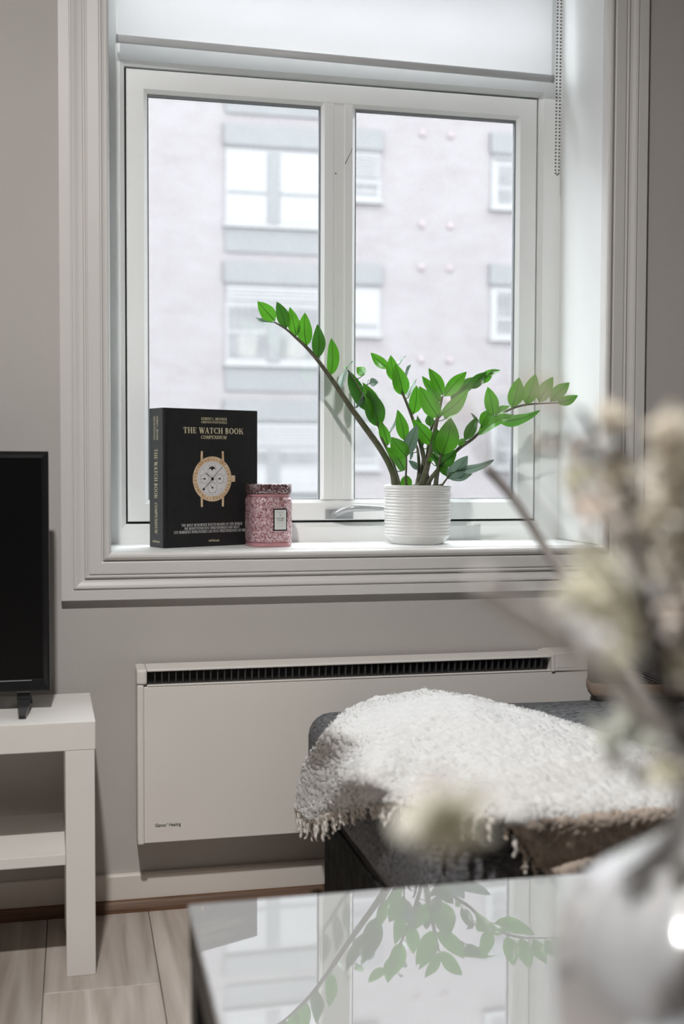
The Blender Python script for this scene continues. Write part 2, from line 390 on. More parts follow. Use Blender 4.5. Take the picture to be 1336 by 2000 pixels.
# ------------------------------------------------------------------ measured shapes (metres, room coordinates)
PLANT = [
    ([(0.683,0.095,0.8355),(0.6819,0.0973,0.8596),(0.6761,0.0995,0.8867),(0.6516,0.1018,0.9318),(0.5962,0.1041,1.0062),(0.5628,0.1064,1.0535),(0.5387,0.1086,1.0889),(0.5117,0.1109,1.1241),(0.4879,0.1132,1.1504),(0.4671,0.1155,1.1693),(0.4434,0.1177,1.1895),(0.4183,0.12,1.2037)],0.0088,0.0017,[((0.4198,0.12,1.2061),(0.381,0.11,1.2452),0.0296,0),((0.4183,0.12,1.2029),(0.3811,0.14,1.2147),0.0106,1),((0.4453,0.12,1.1913),(0.4234,0.115,1.2464),0.0261,0),((0.4674,0.12,1.1757),(0.451,0.11,1.2349),0.0255,0),((0.4888,0.118,1.1544),(0.4831,0.105,1.2236),0.0312,0),((0.5134,0.116,1.1276),(0.5113,0.11,1.2009),0.0274,0),((0.5414,0.114,1.0923),(0.5446,0.12,1.1739),0.0257,0),((0.5646,0.112,1.0614),(0.5989,0.15,1.1264),0.0102,1),((0.5954,0.11,1.0214),(0.6351,0.15,1.0871),0.0072,1)]),
    ([(0.6985,0.1,0.8354),(0.692,0.1057,0.8655),(0.6761,0.1114,0.9169),(0.6571,0.1171,0.9561),(0.6522,0.1229,0.9804),(0.6332,0.1286,1.0197),(0.6031,0.1343,1.077),(0.5826,0.14,1.1101)],0.004,0.0014,[((0.6364,0.135,1.0155),(0.5905,0.15,1.1071),0.0319,0),((0.6477,0.13,0.9988),(0.6087,0.1,1.0778),0.0273,0),((0.6537,0.125,0.982),(0.6186,0.09,1.0609),0.041,0),((0.6232,0.14,1.0959),(0.6132,0.17,1.1147),0.0213,0),((0.6342,0.14,1.0779),(0.6624,0.17,1.0835),0.0183,1),((0.6714,0.12,0.9412),(0.6493,0.1,0.9962),0.0219,0),((0.7073,0.11,0.8867),(0.654,0.07,0.9359),0.0279,0),((0.6766,0.12,0.9685),(0.7004,0.15,1.0078),0.0067,1),((0.5826,0.14,1.1101),(0.5805,0.15,1.1154),0.0061,0)]),
    ([(0.7023,0.075,0.836),(0.6991,0.07,0.866),(0.699,0.065,0.9108),(0.6927,0.06,0.9523)],0.003,0.0014,[((0.699,0.065,0.9152),(0.6567,0.035,0.9574),0.0352,0),((0.6933,0.06,0.9508),(0.6756,0.055,1.0162),0.025,0),((0.6974,0.065,0.9191),(0.7154,0.04,0.9845),0.0274,1),((0.704,0.085,0.876),(0.7051,0.085,0.8387),0.0235,0)]),
    ([(0.7359,0.115,0.8349),(0.7422,0.1207,0.8653),(0.7564,0.1264,0.9112),(0.745,0.1321,0.9633),(0.7304,0.1379,1.0092),(0.7127,0.1436,1.0551),(0.695,0.1493,1.0949),(0.6822,0.155,1.1165)],0.0062,0.0015,[((0.6822,0.155,1.1134),(0.6447,0.17,1.1481),0.0221,0),((0.701,0.15,1.0822),(0.6827,0.14,1.1405),0.0282,0),((0.7156,0.148,1.053),(0.6898,0.125,1.1209),0.0344,0),((0.7062,0.15,1.1227),(0.7306,0.18,1.1443),0.0043,1),((0.7175,0.15,1.0985),(0.7404,0.18,1.1243),0.0092,1),((0.7358,0.14,1.0118),(0.7395,0.13,1.0746),0.0292,0),((0.7259,0.145,1.0478),(0.7558,0.18,1.0936),0.0141,1)]),
    ([(0.7312,0.085,0.846),(0.7424,0.082,0.8645),(0.7551,0.079,0.9147),(0.7684,0.076,0.9849),(0.7762,0.073,1.0215),(0.7814,0.07,1.048)],0.0085,0.0018,[((0.7726,0.072,1.0014),(0.724,0.055,1.0674),0.036,0),((0.7766,0.07,1.0347),(0.7391,0.085,1.0922),0.0207,0),((0.7821,0.07,1.0501),(0.752,0.08,1.1093),0.024,0),((0.7849,0.07,1.0481),(0.8326,0.06,1.1015),0.0274,0),((0.7774,0.074,1.0066),(0.8371,0.06,1.065),0.0281,0),((0.7882,0.075,0.9984),(0.8354,0.1,1.0337),0.0207,0)]),
    ([(0.761,0.12,0.8452),(0.7596,0.1275,0.8741),(0.7755,0.135,0.9766),(0.7991,0.1425,1.0078),(0.8445,0.15,1.0535),(0.8905,0.1575,1.0858),(0.9371,0.165,1.1143)],0.004,0.0012,[((0.8232,0.14,1.0457),(0.8592,0.13,1.0783),0.0241,0),((0.85,0.145,1.0636),(0.8779,0.13,1.0954),0.0248,0),((0.8734,0.15,1.0712),(0.9103,0.15,1.1085),0.0242,0),((0.8896,0.155,1.0856),(0.9334,0.17,1.1174),0.0215,0),((0.9096,0.16,1.1002),(0.9527,0.175,1.1161),0.0139,0),((0.769,0.12,0.9846),(0.764,0.11,1.0129),0.0187,0)]),
    ([(0.7618,0.06,0.8465),(0.7625,0.0517,0.8749),(0.7666,0.0433,0.908),(0.7697,0.035,0.9244)],0.0045,0.002,[((0.7697,0.035,0.9205),(0.7842,0.02,0.9996),0.0461,0),((0.7672,0.04,0.9113),(0.7597,0.045,0.9772),0.0297,0)]),
    ([(0.762,0.1,0.8457),(0.7545,0.0933,0.8744),(0.7435,0.0867,0.9114),(0.729,0.08,0.958)],0.006,0.002,[((0.7644,0.085,0.9443),(0.7137,0.07,0.9974),0.0309,0),((0.7443,0.09,0.9415),(0.7358,0.11,1.0075),0.0201,0)]),
    ([(0.7554,0.09,0.8459),(0.7628,0.0863,0.8712),(0.8158,0.0825,0.9285),(0.8568,0.0787,0.959),(0.8978,0.075,0.9997),(0.9427,0.0713,1.0237),(0.9735,0.0675,1.032),(1.0044,0.0638,1.035),(1.0445,0.06,1.0367)],0.0055,0.0013,[((0.8987,0.07,1.0079),(0.8829,0.065,1.0695),0.0297,0),((0.9407,0.068,1.0262),(0.9538,0.06,1.0915),0.0328,0),((0.9729,0.066,1.0333),(0.9901,0.055,1.0996),0.0328,0),((1.0027,0.064,1.0384),(1.0313,0.055,1.0934),0.0298,0),((1.0283,0.062,1.0407),(1.0706,0.055,1.0816),0.0279,0),((1.0445,0.06,1.0367),(1.091,0.055,1.0535),0.0204,0),((0.8643,0.07,0.9655),(0.9382,0.05,1.0093),0.0242,0),((0.9088,0.066,0.9944),(0.9969,0.045,1.0185),0.0222,0),((0.9023,0.068,1.0079),(0.9469,0.09,1.0304),0.0175,0),((0.8705,0.07,0.9841),(0.9024,0.09,1.0213),0.0256,0),((0.834,0.072,0.9536),(0.8604,0.07,1.0041),0.0228,0),((0.8202,0.075,0.9418),(0.8401,0.09,0.9564),0.0134,0),((0.8566,0.1,1.0137),(0.8701,0.075,0.9943),0.0054,1)]),
    ([(0.774,0.06,0.8465),(0.7793,0.055,0.8582),(0.7863,0.05,0.8699),(0.7915,0.045,0.8816)],0.0028,0.0014,[((0.7873,0.05,0.8699),(0.8262,0.03,0.9188),0.0319,1),((0.7922,0.05,0.8689),(0.8383,0.03,0.8798),0.0146,1),((0.8037,0.045,0.8849),(0.8826,0.02,0.9097),0.0173,1),((0.7861,0.055,0.8749),(0.7555,0.075,0.9264),0.0213,0)]),
    ([(0.7685,0.07,0.8463),(0.7702,0.065,0.8747),(0.7737,0.06,0.8948)],0.0035,0.0015,[((0.773,0.06,0.8948),(0.8045,0.04,0.9313),0.028,0),((0.7524,0.07,0.9047),(0.7575,0.07,0.9164),0.01,0)]),
    ([(0.7368,0.11,0.8455),(0.7428,0.1167,0.8877),(0.742,0.1233,0.9284),(0.7386,0.13,0.9455)],0.005,0.002,[((0.7438,0.12,0.8877),(0.7229,0.13,0.908),0.0136,1),((0.7305,0.12,0.9267),(0.7264,0.13,0.908),0.0068,1)]),
]
THROW_NET = [
    [(0.405,-0.2255,0.2512),(0.412,-0.356,0.2683),(0.415,-0.5635,0.3467),(0.42,-0.7482,0.4105),(0.4516,-0.9332,0.445),(0.5327,-0.98,0.445),(0.589,-0.955,0.3747)],
    [(0.415,-0.2641,0.3366),(0.416,-0.4612,0.3765),(0.3964,-0.7599,0.448),(0.4353,-0.8304,0.448),(0.4835,-0.921,0.453),(0.5523,-0.9832,0.448),(0.6039,-0.957,0.3784)],
    [(0.4151,-0.4646,0.454),(0.4385,-0.5693,0.458),(0.4594,-0.6718,0.458),(0.4883,-0.7773,0.46),(0.5251,-0.8934,0.46),(0.5854,-0.9792,0.448),(0.624,-0.957,0.3837)],
    [(0.5098,-0.2979,0.458),(0.5175,-0.5041,0.47),(0.5332,-0.6289,0.472),(0.5544,-0.7412,0.47),(0.5821,-0.8586,0.465),(0.6236,-0.9761,0.448),(0.653,-0.957,0.3885)],
    [(0.6425,-0.3008,0.475),(0.6353,-0.473,0.48),(0.6319,-0.6128,0.48),(0.6383,-0.732,0.475),(0.651,-0.8574,0.468),(0.6741,-0.9755,0.448),(0.6969,-0.957,0.3964)],
    [(0.735,-0.3568,0.465),(0.7281,-0.4988,0.468),(0.7233,-0.6246,0.47),(0.7227,-0.7371,0.468),(0.7242,-0.85,0.462),(0.7332,-0.9742,0.448),(0.7472,-0.957,0.404)],
    [(0.824,-0.4727,0.45),(0.8154,-0.5776,0.455),(0.8085,-0.6799,0.458),(0.8038,-0.7692,0.456),(0.7976,-0.854,0.453),(0.7872,-0.9705,0.447),(0.7983,-0.957,0.4117)],
    [(0.8862,-0.6216,0.442),(0.8791,-0.6919,0.445),(0.8726,-0.7636,0.447),(0.868,-0.8291,0.447),(0.8609,-0.892,0.447),(0.8472,-0.9689,0.447),(0.8563,-0.957,0.4191)],
    [(0.9233,-0.753,0.44),(0.9211,-0.7944,0.442),(0.9195,-0.8403,0.444),(0.9204,-0.8801,0.444),(0.9176,-0.9199,0.444),(0.9137,-0.9613,0.445),(0.9184,-0.957,0.4236)],
]
BRANCHES = [
    ([(0.3262,-1.85,0.7624),(0.3506,-1.75,0.7352),(0.38,-1.6,0.7659),(0.3874,-1.48,0.8147),(0.3745,-1.42,0.8655),(0.3533,-1.4,0.8964)],0.00544,0.00336,'grey'),
    ([(0.3262,-1.85,0.7624),(0.2431,-1.93,0.7914),(0.1801,-1.99,0.8296),(0.152,-2.01,0.8477),(0.1275,-2.02,0.8622)],0.004,0.00416,'pale'),
    ([(0.3262,-1.85,0.7624),(0.2683,-1.9,0.7767),(0.2302,-1.95,0.8171),(0.2127,-1.97,0.8468),(0.2202,-1.95,0.8566),(0.2741,-1.83,0.876),(0.2664,-1.83,0.9227)],0.006,0.0019199999999999998,'dark'),
    ([(0.3262,-1.85,0.7624),(0.3227,-1.81,0.7839),(0.3244,-1.78,0.8392),(0.3086,-1.77,0.8792),(0.291,-1.77,0.9051),(0.2753,-1.77,0.9307)],0.00368,0.0017600000000000003,'dark'),
    ([(0.3262,-1.85,0.7624),(0.2908,-1.89,0.7829),(0.2656,-1.91,0.834),(0.2578,-1.91,0.8839),(0.2549,-1.91,0.9153)],0.0032,0.00128,'grey'),
    ([(0.3262,-1.85,0.7624),(0.2642,-1.91,0.77),(0.2057,-1.95,0.7788),(0.163,-1.97,0.7805),(0.1326,-1.98,0.7765)],0.00128,0.0009599999999999999,'pale'),
    ([(0.3262,-1.85,0.7624),(0.3008,-1.85,0.7507),(0.2805,-1.84,0.7623),(0.2706,-1.84,0.7706)],0.0024000000000000002,0.0009599999999999999,'pale'),
]
FLOWER_HEADS = [
    (4,(0.2548,-1.91,0.9157),0.0094,'beige'),
    (4,(0.2576,-1.91,0.8985),0.0112,'beige'),
    (4,(0.2524,-1.91,0.8816),0.0117,'beige'),
    (4,(0.2622,-1.91,0.859),0.0124,'beige'),
    (2,(0.2696,-1.83,0.893),0.012,'beige'),
    (2,(0.265,-1.83,0.924),0.0083,'beige'),
    (2,(0.2526,-1.84,0.874),0.0122,'pink'),
    (2,(0.2784,-1.83,0.8668),0.0151,'beige'),
    (3,(0.2848,-1.77,0.9079),0.0097,'white'),
    (3,(0.2758,-1.77,0.8908),0.0114,'cream'),
    (3,(0.3175,-1.79,0.8374),0.0164,'beige'),
    (3,(0.262,-1.78,0.9105),0.0095,'sparse'),
    (3,(0.2444,-1.79,0.9075),0.0082,'sparse'),
    (0,(0.2166,-1.92,0.855),0.0126,'cream'),
    (0,(0.2029,-1.93,0.8423),0.0114,'cream'),
    (0,(0.23,-1.91,0.836),0.0147,'cream'),
    (0,(0.2462,-1.9,0.8229),0.011,'white'),
    (0,(0.1575,-1.94,0.9045),0.004,'sparse'),
    (0,(0.1216,-2.01,0.918),0.0067,'sparse'),
    (0,(0.1503,-2.01,0.9227),0.0079,'sparse'),
    (0,(0.1691,-1.99,0.9222),0.008,'sparse'),
    (0,(0.1442,-2.0,0.9205),0.0032,'sparse'),
    (1,(0.18,-1.99,0.8337),0.0085,'white'),
    (1,(0.1667,-2.0,0.8439),0.0064,'white'),
    (1,(0.1939,-1.98,0.8275),0.0068,'cream'),
    (2,(0.2889,-1.85,0.8245),0.0143,'pink'),
    (4,(0.2661,-1.9,0.8067),0.0106,'cream'),
    (4,(0.2485,-1.89,0.8436),0.0107,'white'),
    (6,(0.2748,-1.84,0.773),0.0098,'green'),
    (6,(0.2685,-1.85,0.7596),0.0132,'green'),
    (6,(0.2561,-1.85,0.7658),0.0091,'green'),
    (6,(0.276,-1.87,0.7496),0.0098,'cream'),
    (5,(0.13,-1.98,0.7772),0.0192,'bloom'),
    (5,(0.1217,-1.99,0.7882),0.0072,'sparse'),
]

# ------------------------------------------------------------------ the room
WX0, WX1, WZ0, WZ1 = 0.0695, 1.1165, 0.7242, 2.13      # clear window opening
WALL_T = 0.34
RX0, RX1, RY0, RZ1 = -2.4, 3.9, -5.2, 2.55

bm = bmesh.new()
bm_box(bm, RX0, WX0 - 0.012, 0, WALL_T, 0, RZ1)
bm_box(bm, WX1 + 0.012, RX1, 0, WALL_T, 0, RZ1)
bm_box(bm, WX0 - 0.012, WX1 + 0.012, 0, WALL_T, 0, WZ0 - 0.02)
bm_box(bm, WX0 - 0.012, WX1 + 0.012, 0, WALL_T, WZ1 + 0.012, RZ1)
tag(from_bm('wall_back', bm, M_wall), 'warm grey painted wall around the window', 'wall', kind='structure')
tag(box('wall_left', RX0 - 0.1, RX0, RY0, 0.0, 0, RZ1, M_wall2), 'grey painted side wall to the left of the room', 'wall', kind='structure')
tag(box('wall_right', RX1, RX1 + 0.1, RY0, 0.0, 0, RZ1, M_wall2), 'grey painted side wall to the right of the room', 'wall', kind='structure')
tag(box('wall_front', RX0 - 0.1, RX1 + 0.1, RY0 - 0.1, RY0, 0, RZ1, M_wall2), 'grey painted wall behind the viewpoint', 'wall', kind='structure')
tag(box('ceiling', RX0 - 0.1, RX1 + 0.1, RY0 - 0.1, WALL_T, RZ1, RZ1 + 0.08, M_ceil), 'plain white painted ceiling of the room', 'ceiling', kind='structure')

# floor: sub-floor with planks of laminate running towards the window wall
fl = box('floor', RX0, RX1, RY0, 0.0, -0.03, -0.010, M_dark)
tag(fl, 'grey-beige oak laminate floor of long planks', 'floor', kind='structure')
PW, PL = 0.197, 1.285
pmesh = {}
random.seed(4)
def plank_mesh(ln):
    k = round(ln, 3)
    if k not in pmesh:
        b = bmesh.new()
        bm_box(b, 0.0006, PW - 0.0006, 0.0006, ln - 0.0006, -0.010, 0.0, 0.0009, 1)
        me = bpy.data.meshes.new('plank'); b.to_mesh(me); b.free(); me.materials.append(M_plank)
        pmesh[k] = me
    return pmesh[k]
x_line = -0.0575          # one plank seam measured on the floor
i0 = int(math.floor((RX0 - x_line) / PW))
for i in range(i0, int((RX1 - x_line) / PW) + 1):
    xa = x_line + i * PW
    if xa < RX0 - 0.001 or xa + PW > RX1 + 0.001: continue
    y = -0.002
    first = {0: 0.358, -1: 1.05, 1: 0.92}.get(i, PL * ((i * 0.37) % 1) + 0.05)
    ln = min(first, PL)
    while y > RY0 + 0.02:
        ln = min(ln, y - RY0)
        o = bpy.data.objects.new('plank', plank_mesh(ln)); COL.objects.link(o)
        o.parent = fl; o.location = (xa, y - ln, 0)
        y -= ln; ln = PL

# skirting board and brown wooden strip at the floor
def base_run(name, x0, x1, prof, m, label, cat):
    rr = [[Vector((x, -d, z)) for d, z in prof] for x in (x0, x1)]
    o = rings(name, rr, m, None, False, True, True, True)
    return tag(o, label, cat, kind='structure')
base_run('baseboard_back', RX0, RX1, [(0, 0.0), (0.012, 0.0), (0.012, 0.069), (0.009, 0.0725), (0, 0.0725)], M_skirt, 'painted beige skirting board below the heater', 'baseboard')
base_run('trim_5', RX0, RX1, [(0.0122, 0.0), (0.027, 0.0), (0.026, 0.008), (0.0215, 0.0165), (0.018, 0.0205), (0.0122, 0.0225)], M_brown, 'dark brown wooden quarter strip along the floor', 'trim')

# moulded casing round the window, mitred at the corners
CAS = [(0, 0), (0, 17), (1, 18), (20.5, 18), (22, 16.6), (23.2, 16.6), (24, 20.2), (26, 21.2), (30, 20.4), (37, 17.2), (44.5, 15.5), (45.2, 19.8),
       (46.5, 21.8), (49, 22.2), (50.6, 21), (51.2, 18.8), (52.6, 18.8), (53.2, 22), (55, 22.6), (75.5, 22.6), (77.5, 21.5), (78.4, 17), (80, 17),
       (80.6, 21), (82.5, 25), (86.5, 27.6), (90.5, 27.2), (93.5, 24.5), (95.2, 20), (96, 15), (96, 0)]
def sweep_side(name, a_in, b_in, a_out, b_out, prof, W, m, parent=None, ybase=0.0, smooth=False):
    """a prism between two mitred ends; profile (w from the outer edge, t towards the room)"""
    rr = []
    for pin, pout in ((a_in, a_out), (b_in, b_out)):
        ring = []
        for w, t in prof:
            k = w / W
            ring.append(Vector((pout[0] + (pin[0] - pout[0]) * k, ybase - t, pout[1] + (pin[1] - pout[1]) * k)))
        rr.append(ring)
    return rings(name, rr, m, parent, smooth, True, True, True)
I = dict(bl=(WX0, WZ0 - 0.0008), br=(WX1, WZ0 - 0.0008), tl=(WX0, WZ1), tr=(WX1, WZ1))
O_ = dict(bl=(-0.0275, 0.6285), br=(1.2150, 0.6285), tl=(-0.0275, 2.227), tr=(1.2150, 2.227))
prof = [(w / 1000, t / 1000) for w, t in CAS]
for nm, a, b, lab in (('trim_1', 'bl', 'tl', 'left upright of the moulded white window casing'), ('trim_2', 'br', 'tr', 'right upright of the moulded white window casing'),
                      ('trim_3', 'bl', 'br', 'bottom length of the moulded white casing under the sill'), ('trim_4', 'tl', 'tr', 'top length of the moulded white window casing')):
    tag(sweep_side(nm, I[a], I[b], O_[a], O_[b], prof, 0.096, M_trim), lab, 'trim', kind='structure')

# reveal boards and sill board
FY = 0.222               # front plane of the window frame
lin = tag(empty('trim_6', (WX0, 0, WZ0)), 'white painted reveal lining and sill board of the window', 'reveal', kind='structure')
box('sill_board', WX0 - 0.012, WX1 + 0.012, 0.0005, WALL_T, WZ0 - 0.02, WZ0, M_jamb, lin)
box('jamb_board', WX0 - 0.012, WX0, 0.0005, WALL_T, WZ0 + 0.0008, WZ1, M_jamb, lin)
box('jamb_board', WX1, WX1 + 0.012, 0.0005, WALL_T, WZ0 + 0.0012, WZ1, M_jamb, lin)
box('head_board', WX0, WX1, 0.0005, WALL_T, WZ1, WZ1 + 0.012, M_jamb, lin)

# ------------------------------------------------------------------ window
win = tag(empty('window_1', (0.59, 0.25, WZ0)), 'white casement window with two panes and a fixed top light behind the blind', 'window', kind='structure')
YB = 0.315
def ring_frame(nm_v, nm_h, x0, x1, z0, z1, wl, wr, wb, wt, prof_fn, m, parent, ybase):
    inn = dict(bl=(x0 + wl, z0 + wb), br=(x1 - wr, z0 + wb), tl=(x0 + wl, z1 - wt), tr=(x1 - wr, z1 - wt))
    out = dict(bl=(x0, z0), br=(x1, z0), tl=(x0, z1), tr=(x1, z1))
    for nm, a, b, w in ((nm_v, 'bl', 'tl', wl), (nm_v, 'br', 'tr', wr), (nm_h, 'bl', 'br', wb), (nm_h, 'tl', 'tr', wt)):
        sweep_side(nm, inn[a], inn[b], out[a], out[b], prof_fn(w), w, m, parent, ybase)
# fixed frame: chamfered inner edge
fp = lambda w: [(0, 0), (0, YB - FY), (w - 0.010, YB - FY), (w, YB - FY - 0.010), (w, 0)]
ring_frame('frame_stile', 'frame_rail', WX0, WX1, WZ0, 1.800, 0.0395, 0.0535, 0.0425, 0.043, fp, M_jamb, win, YB)
ring_frame('frame_stile', 'frame_rail', WX0, WX1, 1.800, WZ1, 0.0395, 0.0535, 0.030, 0.036, fp, M_jamb, win, YB)
# dark rebate behind the gap
SX0, SX1, SZ0, SZ1 = 0.1130, 1.0585, 0.7722, 1.7518
def rebate(nm, x0, x1, z0, z1):
    box(nm, x0, x1, 0.259, 0.300, z0, z1, M_dark, win)
def seal(x0, x1, z0, z1): box('rebate_seal', x0, x1, 0.244, 0.2588, z0, z1, M_dark, win)
seal(0.1089, SX0 - 0.0003, 0.7670, 1.7570); seal(SX1 + 0.0003, 1.0631, 0.7670, 1.7570)
seal(SX0, SX1, 0.7670, SZ0 - 0.0003); seal(SX0, SX1, SZ1 + 0.0003, 1.7570)
rebate('rebate_seal', 0.1089, SX0 + 0.012, 0.7670, 1.7570); rebate('rebate_seal', SX1 - 0.012, 1.0631, 0.7670, 1.7570)
rebate('rebate_seal', SX0 + 0.012, SX1 - 0.012, 0.7670, SZ0 + 0.012); rebate('rebate_seal', SX0 + 0.012, SX1 - 0.012, SZ1 - 0.012, 1.7570)
# opening sash
SF = 0.2285
SB = YB - 0.2585
sp = lambda w: [(0, SB), (0, YB - SF - 0.002), (0.002, YB - SF), (w - 0.008, YB - SF), (w - 0.001, YB - SF - 0.007), (w, YB - SF - 0.008), (w, SB)]
ring_frame('sash_stile', 'sash_rail', SX0, SX1, SZ0, SZ1, 0.0450, 0.0487, 0.0471, 0.0493, sp, M_jamb, win, YB)
GX0, GX1, GZ0, GZ1 = SX0 + 0.0450, SX1 - 0.0487, SZ0 + 0.0471, SZ1 - 0.0493
# centre mullion: two beads with a recessed strip between
for x0, x1, flip in ((0.5440, 0.5730, False), (0.5975, 0.6230, True)):
    pr = [(0, SB), (0, YB - SF - 0.008), (0.0075, YB - SF), (x1 - x0 - 0.0015, YB - SF), (x1 - x0, YB - SF - 0.0015), (x1 - x0, SB)]
    rr = [[Vector(((x0 + w) if not flip else (x1 - w), YB - t, z)) for w, t in pr] for z in (GZ0, GZ1 + 0.0065)]
    rings('mullion_bead', rr, M_jamb, win, False, True, True, True)
box('mullion_strip', 0.5730, 0.5975, SF + 0.0035, 0.2585, GZ0, GZ1 + 0.004, M_jamb, win)
tube('hairline_crack', [(0.5986, SF - 0.0001, 1.5765), (0.6015, SF - 0.0001, 1.582), (0.6065, SF - 0.0001, 1.592), (0.6125, SF - 0.0001, 1.604), (0.6150, SF - 0.0001, 1.612)], 0.0009, 0.0004, M_dark, win, 5)
tube('nail_hole', [(0.5775, SF + 0.0036, 1.5540), (0.5775, SF + 0.0026, 1.5540)], 0.0016, 0.0016, M_dark, win, 8)
# panes with grey glazing gaskets
for x0, x1 in ((GX0, 0.5440), (0.6230, GX1)):
    g = box('pane', x0, x1, 0.250, 0.254, GZ0, GZ1, M_glass, win)
    for a in ((x0, x0 + 0.003, GZ0, GZ1), (x1 - 0.003, x1, GZ0, GZ1), (x0 + 0.003, x1 - 0.003, GZ0, GZ0 + 0.0015), (x0 + 0.003, x1 - 0.003, GZ1 - 0.0045, GZ1)):
        box('gasket', a[0], a[1], 0.2385, 0.2498, a[2], a[3], M_gasket, g)
box('top_pane', WX0 + 0.0395, WX1 - 0.0535, 0.268, 0.272, 1.830, WZ1 - 0.036, M_glass, win)
# handle
hb = box('handle', 0.5545, 0.6190, SF - 0.006, SF, 0.7745, 0.7975, M_alu, win, 0.0015, 2)
tag(hb, 'satin grey metal lever handle')
rr = []
for (x, y, z), (w, h) in (((0.5745, SF - 0.006, 0.7855), (0.0065, 0.0065)), ((0.578, SF - 0.020, 0.7875), (0.0065, 0.0070)), ((0.588, SF - 0.034, 0.7935), (0.008, 0.0075)),
                          ((0.601, SF - 0.042, 0.7995), (0.007, 0.0078)), ((0.612, SF - 0.045, 0.8010), (0.0055, 0.0080)), ((0.640, SF - 0.046, 0.8008), (0.005, 0.0072)), ((0.670, SF - 0.046, 0.8003), (0.0045, 0.0055)), ((0.6885, SF - 0.046, 0.8000), (0.003, 0.0042)), ((0.691, SF - 0.046, 0.8000), (0.001, 0.0015))):
    rr.append([Vector((x, y + math.sin(a) * w if x > 0.60 else y, z + math.cos(a) * h)) + (Vector((math.sin(a) * w, 0, 0)) if x <= 0.60 else Vector((0, 0, 0))) for a in [2 * math.pi * j / 16 for j in range(16)]])
rings('lever', rr, M_alu, hb, True, True, True, True)
tube('pivot', [(0.5745, SF - 0.0062, 0.7855), (0.5745, SF - 0.013, 0.7855)], 0.0085, 0.008, M_alu, hb, 20)

# ------------------------------------------------------------------ roller blind
bl = tag(empty('roller_blind', (0.58, 0.165, 1.78)), 'translucent white roller blind drawn a little way down over the top light', 'blind')
BY = 0.165
xa, xb, za, zb = 0.094, 1.0675, 1.7905, 1.7800
V = []; Fc = []
NX, NZ = 30, 12
for s in (0, 1):
    for i in range(NX + 1):
        for j in range(NZ + 1):
            x = xa + (xb - xa) * i / NX
            zlow = za + (zb - za) * i / NX
            z = zlow + (2.085 - zlow) * j / NZ
            y = BY + 0.0022 * math.sin(i * 0.9) * math.sin(j * 0.4 + 0.6) + s * 0.0006
            V.append((x, y, z))
n1 = (NX + 1) * (NZ + 1)
for s in (0, 1):
    for i in range(NX):
        for j in range(NZ):
            a = s * n1 + i * (NZ + 1) + j
            Fc.append((a, a + NZ + 1, a + NZ + 2, a + 1))
mesh('blind_fabric', V, Fc, M_fab, bl, True)
rr = []
for x, z in ((xa - 0.001, za), (xb + 0.001, zb)):
    rr.append([Vector((x, BY + 0.0065 * math.cos(a), z + 0.0085 * math.sin(a))) for a in [2 * math.pi * j / 16 for j in range(16)]])
rings('bottom_bar', rr, M_bar, bl, True, True, True, True)
for x, z, s in ((xa - 0.001, za, -1), (xb + 0.001, zb, 1)):
    rr = [[Vector((x + s * d, BY + 0.0072 * math.cos(a), z + 0.0095 * math.sin(a))) for a in [2 * math.pi * j / 16 for j in range(16)]] for d in (0, 0.0035)]
    rings('bar_cap', rr, M_alu, bl, True, True, True, True)
tube('roller_tube', [(xa + 0.002, BY + 0.016, 2.098), (xb - 0.002, BY + 0.016, 2.098)], 0.0185, 0.0185, M_bar, bl, 24)
# bead chain: one loop of small beads on a cord
bm = bmesh.new()
CX, CY_ = 1.0785, 0.150
def chain_pt(s):   # s 0..1 round the loop, hanging from the roller to z = 1.56
    top, bot, hw = 2.10, 1.566, 0.0042
    if s < 0.49: return Vector((CX - hw - 0.0015 * (1 - s / 0.49) * 0 - 0.002 * (s / 0.49), CY_, top + (bot - top) * s / 0.49))
    if s < 0.51:
        a = math.pi * (s - 0.49) / 0.02
        return Vector((CX - 0.002 - hw * math.cos(a), CY_, bot - 0.006 * math.sin(a)))
    return Vector((CX + hw - 0.002 * ((1 - s) / 0.49), CY_, bot + (top - bot) * (s - 0.51) / 0.49))
nb = 140
for k in range(nb):
    bmesh.ops.create_icosphere(bm, subdivisions=1, radius=0.0025, matrix=Matrix.Translation(chain_pt(k / nb)))
ch = from_bm('bead_chain', bm, M_steel, bl, True)
ch['kind'] = 'stuff'; ch['label'] = 'steel bead chain'

# ------------------------------------------------------------------ panel heater on the wall
HX0, HX1, HZ0, HZ1, HY = 0.1165, 1.075, 0.1575, 0.499, -0.085
ht = tag(empty('panel_heater', (0.6, -0.05, HZ0)), 'long white electric panel heater with a dark slotted grille under the window', 'heater')
box('back_box', HX0 + 0.012, HX1 - 0.02, -0.0125, -0.001, HZ0 + 0.04, HZ1 - 0.06, M_rad, ht)
box('front_panel', 0.1285, HX1 - 0.004, HY, -0.0127, HZ0, 0.4655, M_rad, ht, 0.0015, 2)
box('end_cap', HX0 - 0.001, 0.1284, HY - 0.003, -0.0127, HZ0 - 0.002, 0.4700, M_radcap, ht, 0.003, 2)
box('top_cap', HX0 - 0.002, 0.1345, HY - 0.0055, -0.0127, 0.4702, HZ1 + 0.001, M_radcap, ht, 0.005, 3)
box('grille_lip', 0.1347, 0.9735, HY - 0.0015, HY + 0.004, 0.4657, 0.4695, M_radcap, ht, 0.001, 1)
box('top_plate', 0.1347, 0.9735, HY - 0.0015, -0.0127, 0.4948, HZ1, M_radcap, ht, 0.0012, 1)
box('grille_back', 0.1347, 0.9735, HY + 0.018, HY + 0.02, 0.4697, 0.4946, M_black, ht)
fm = None
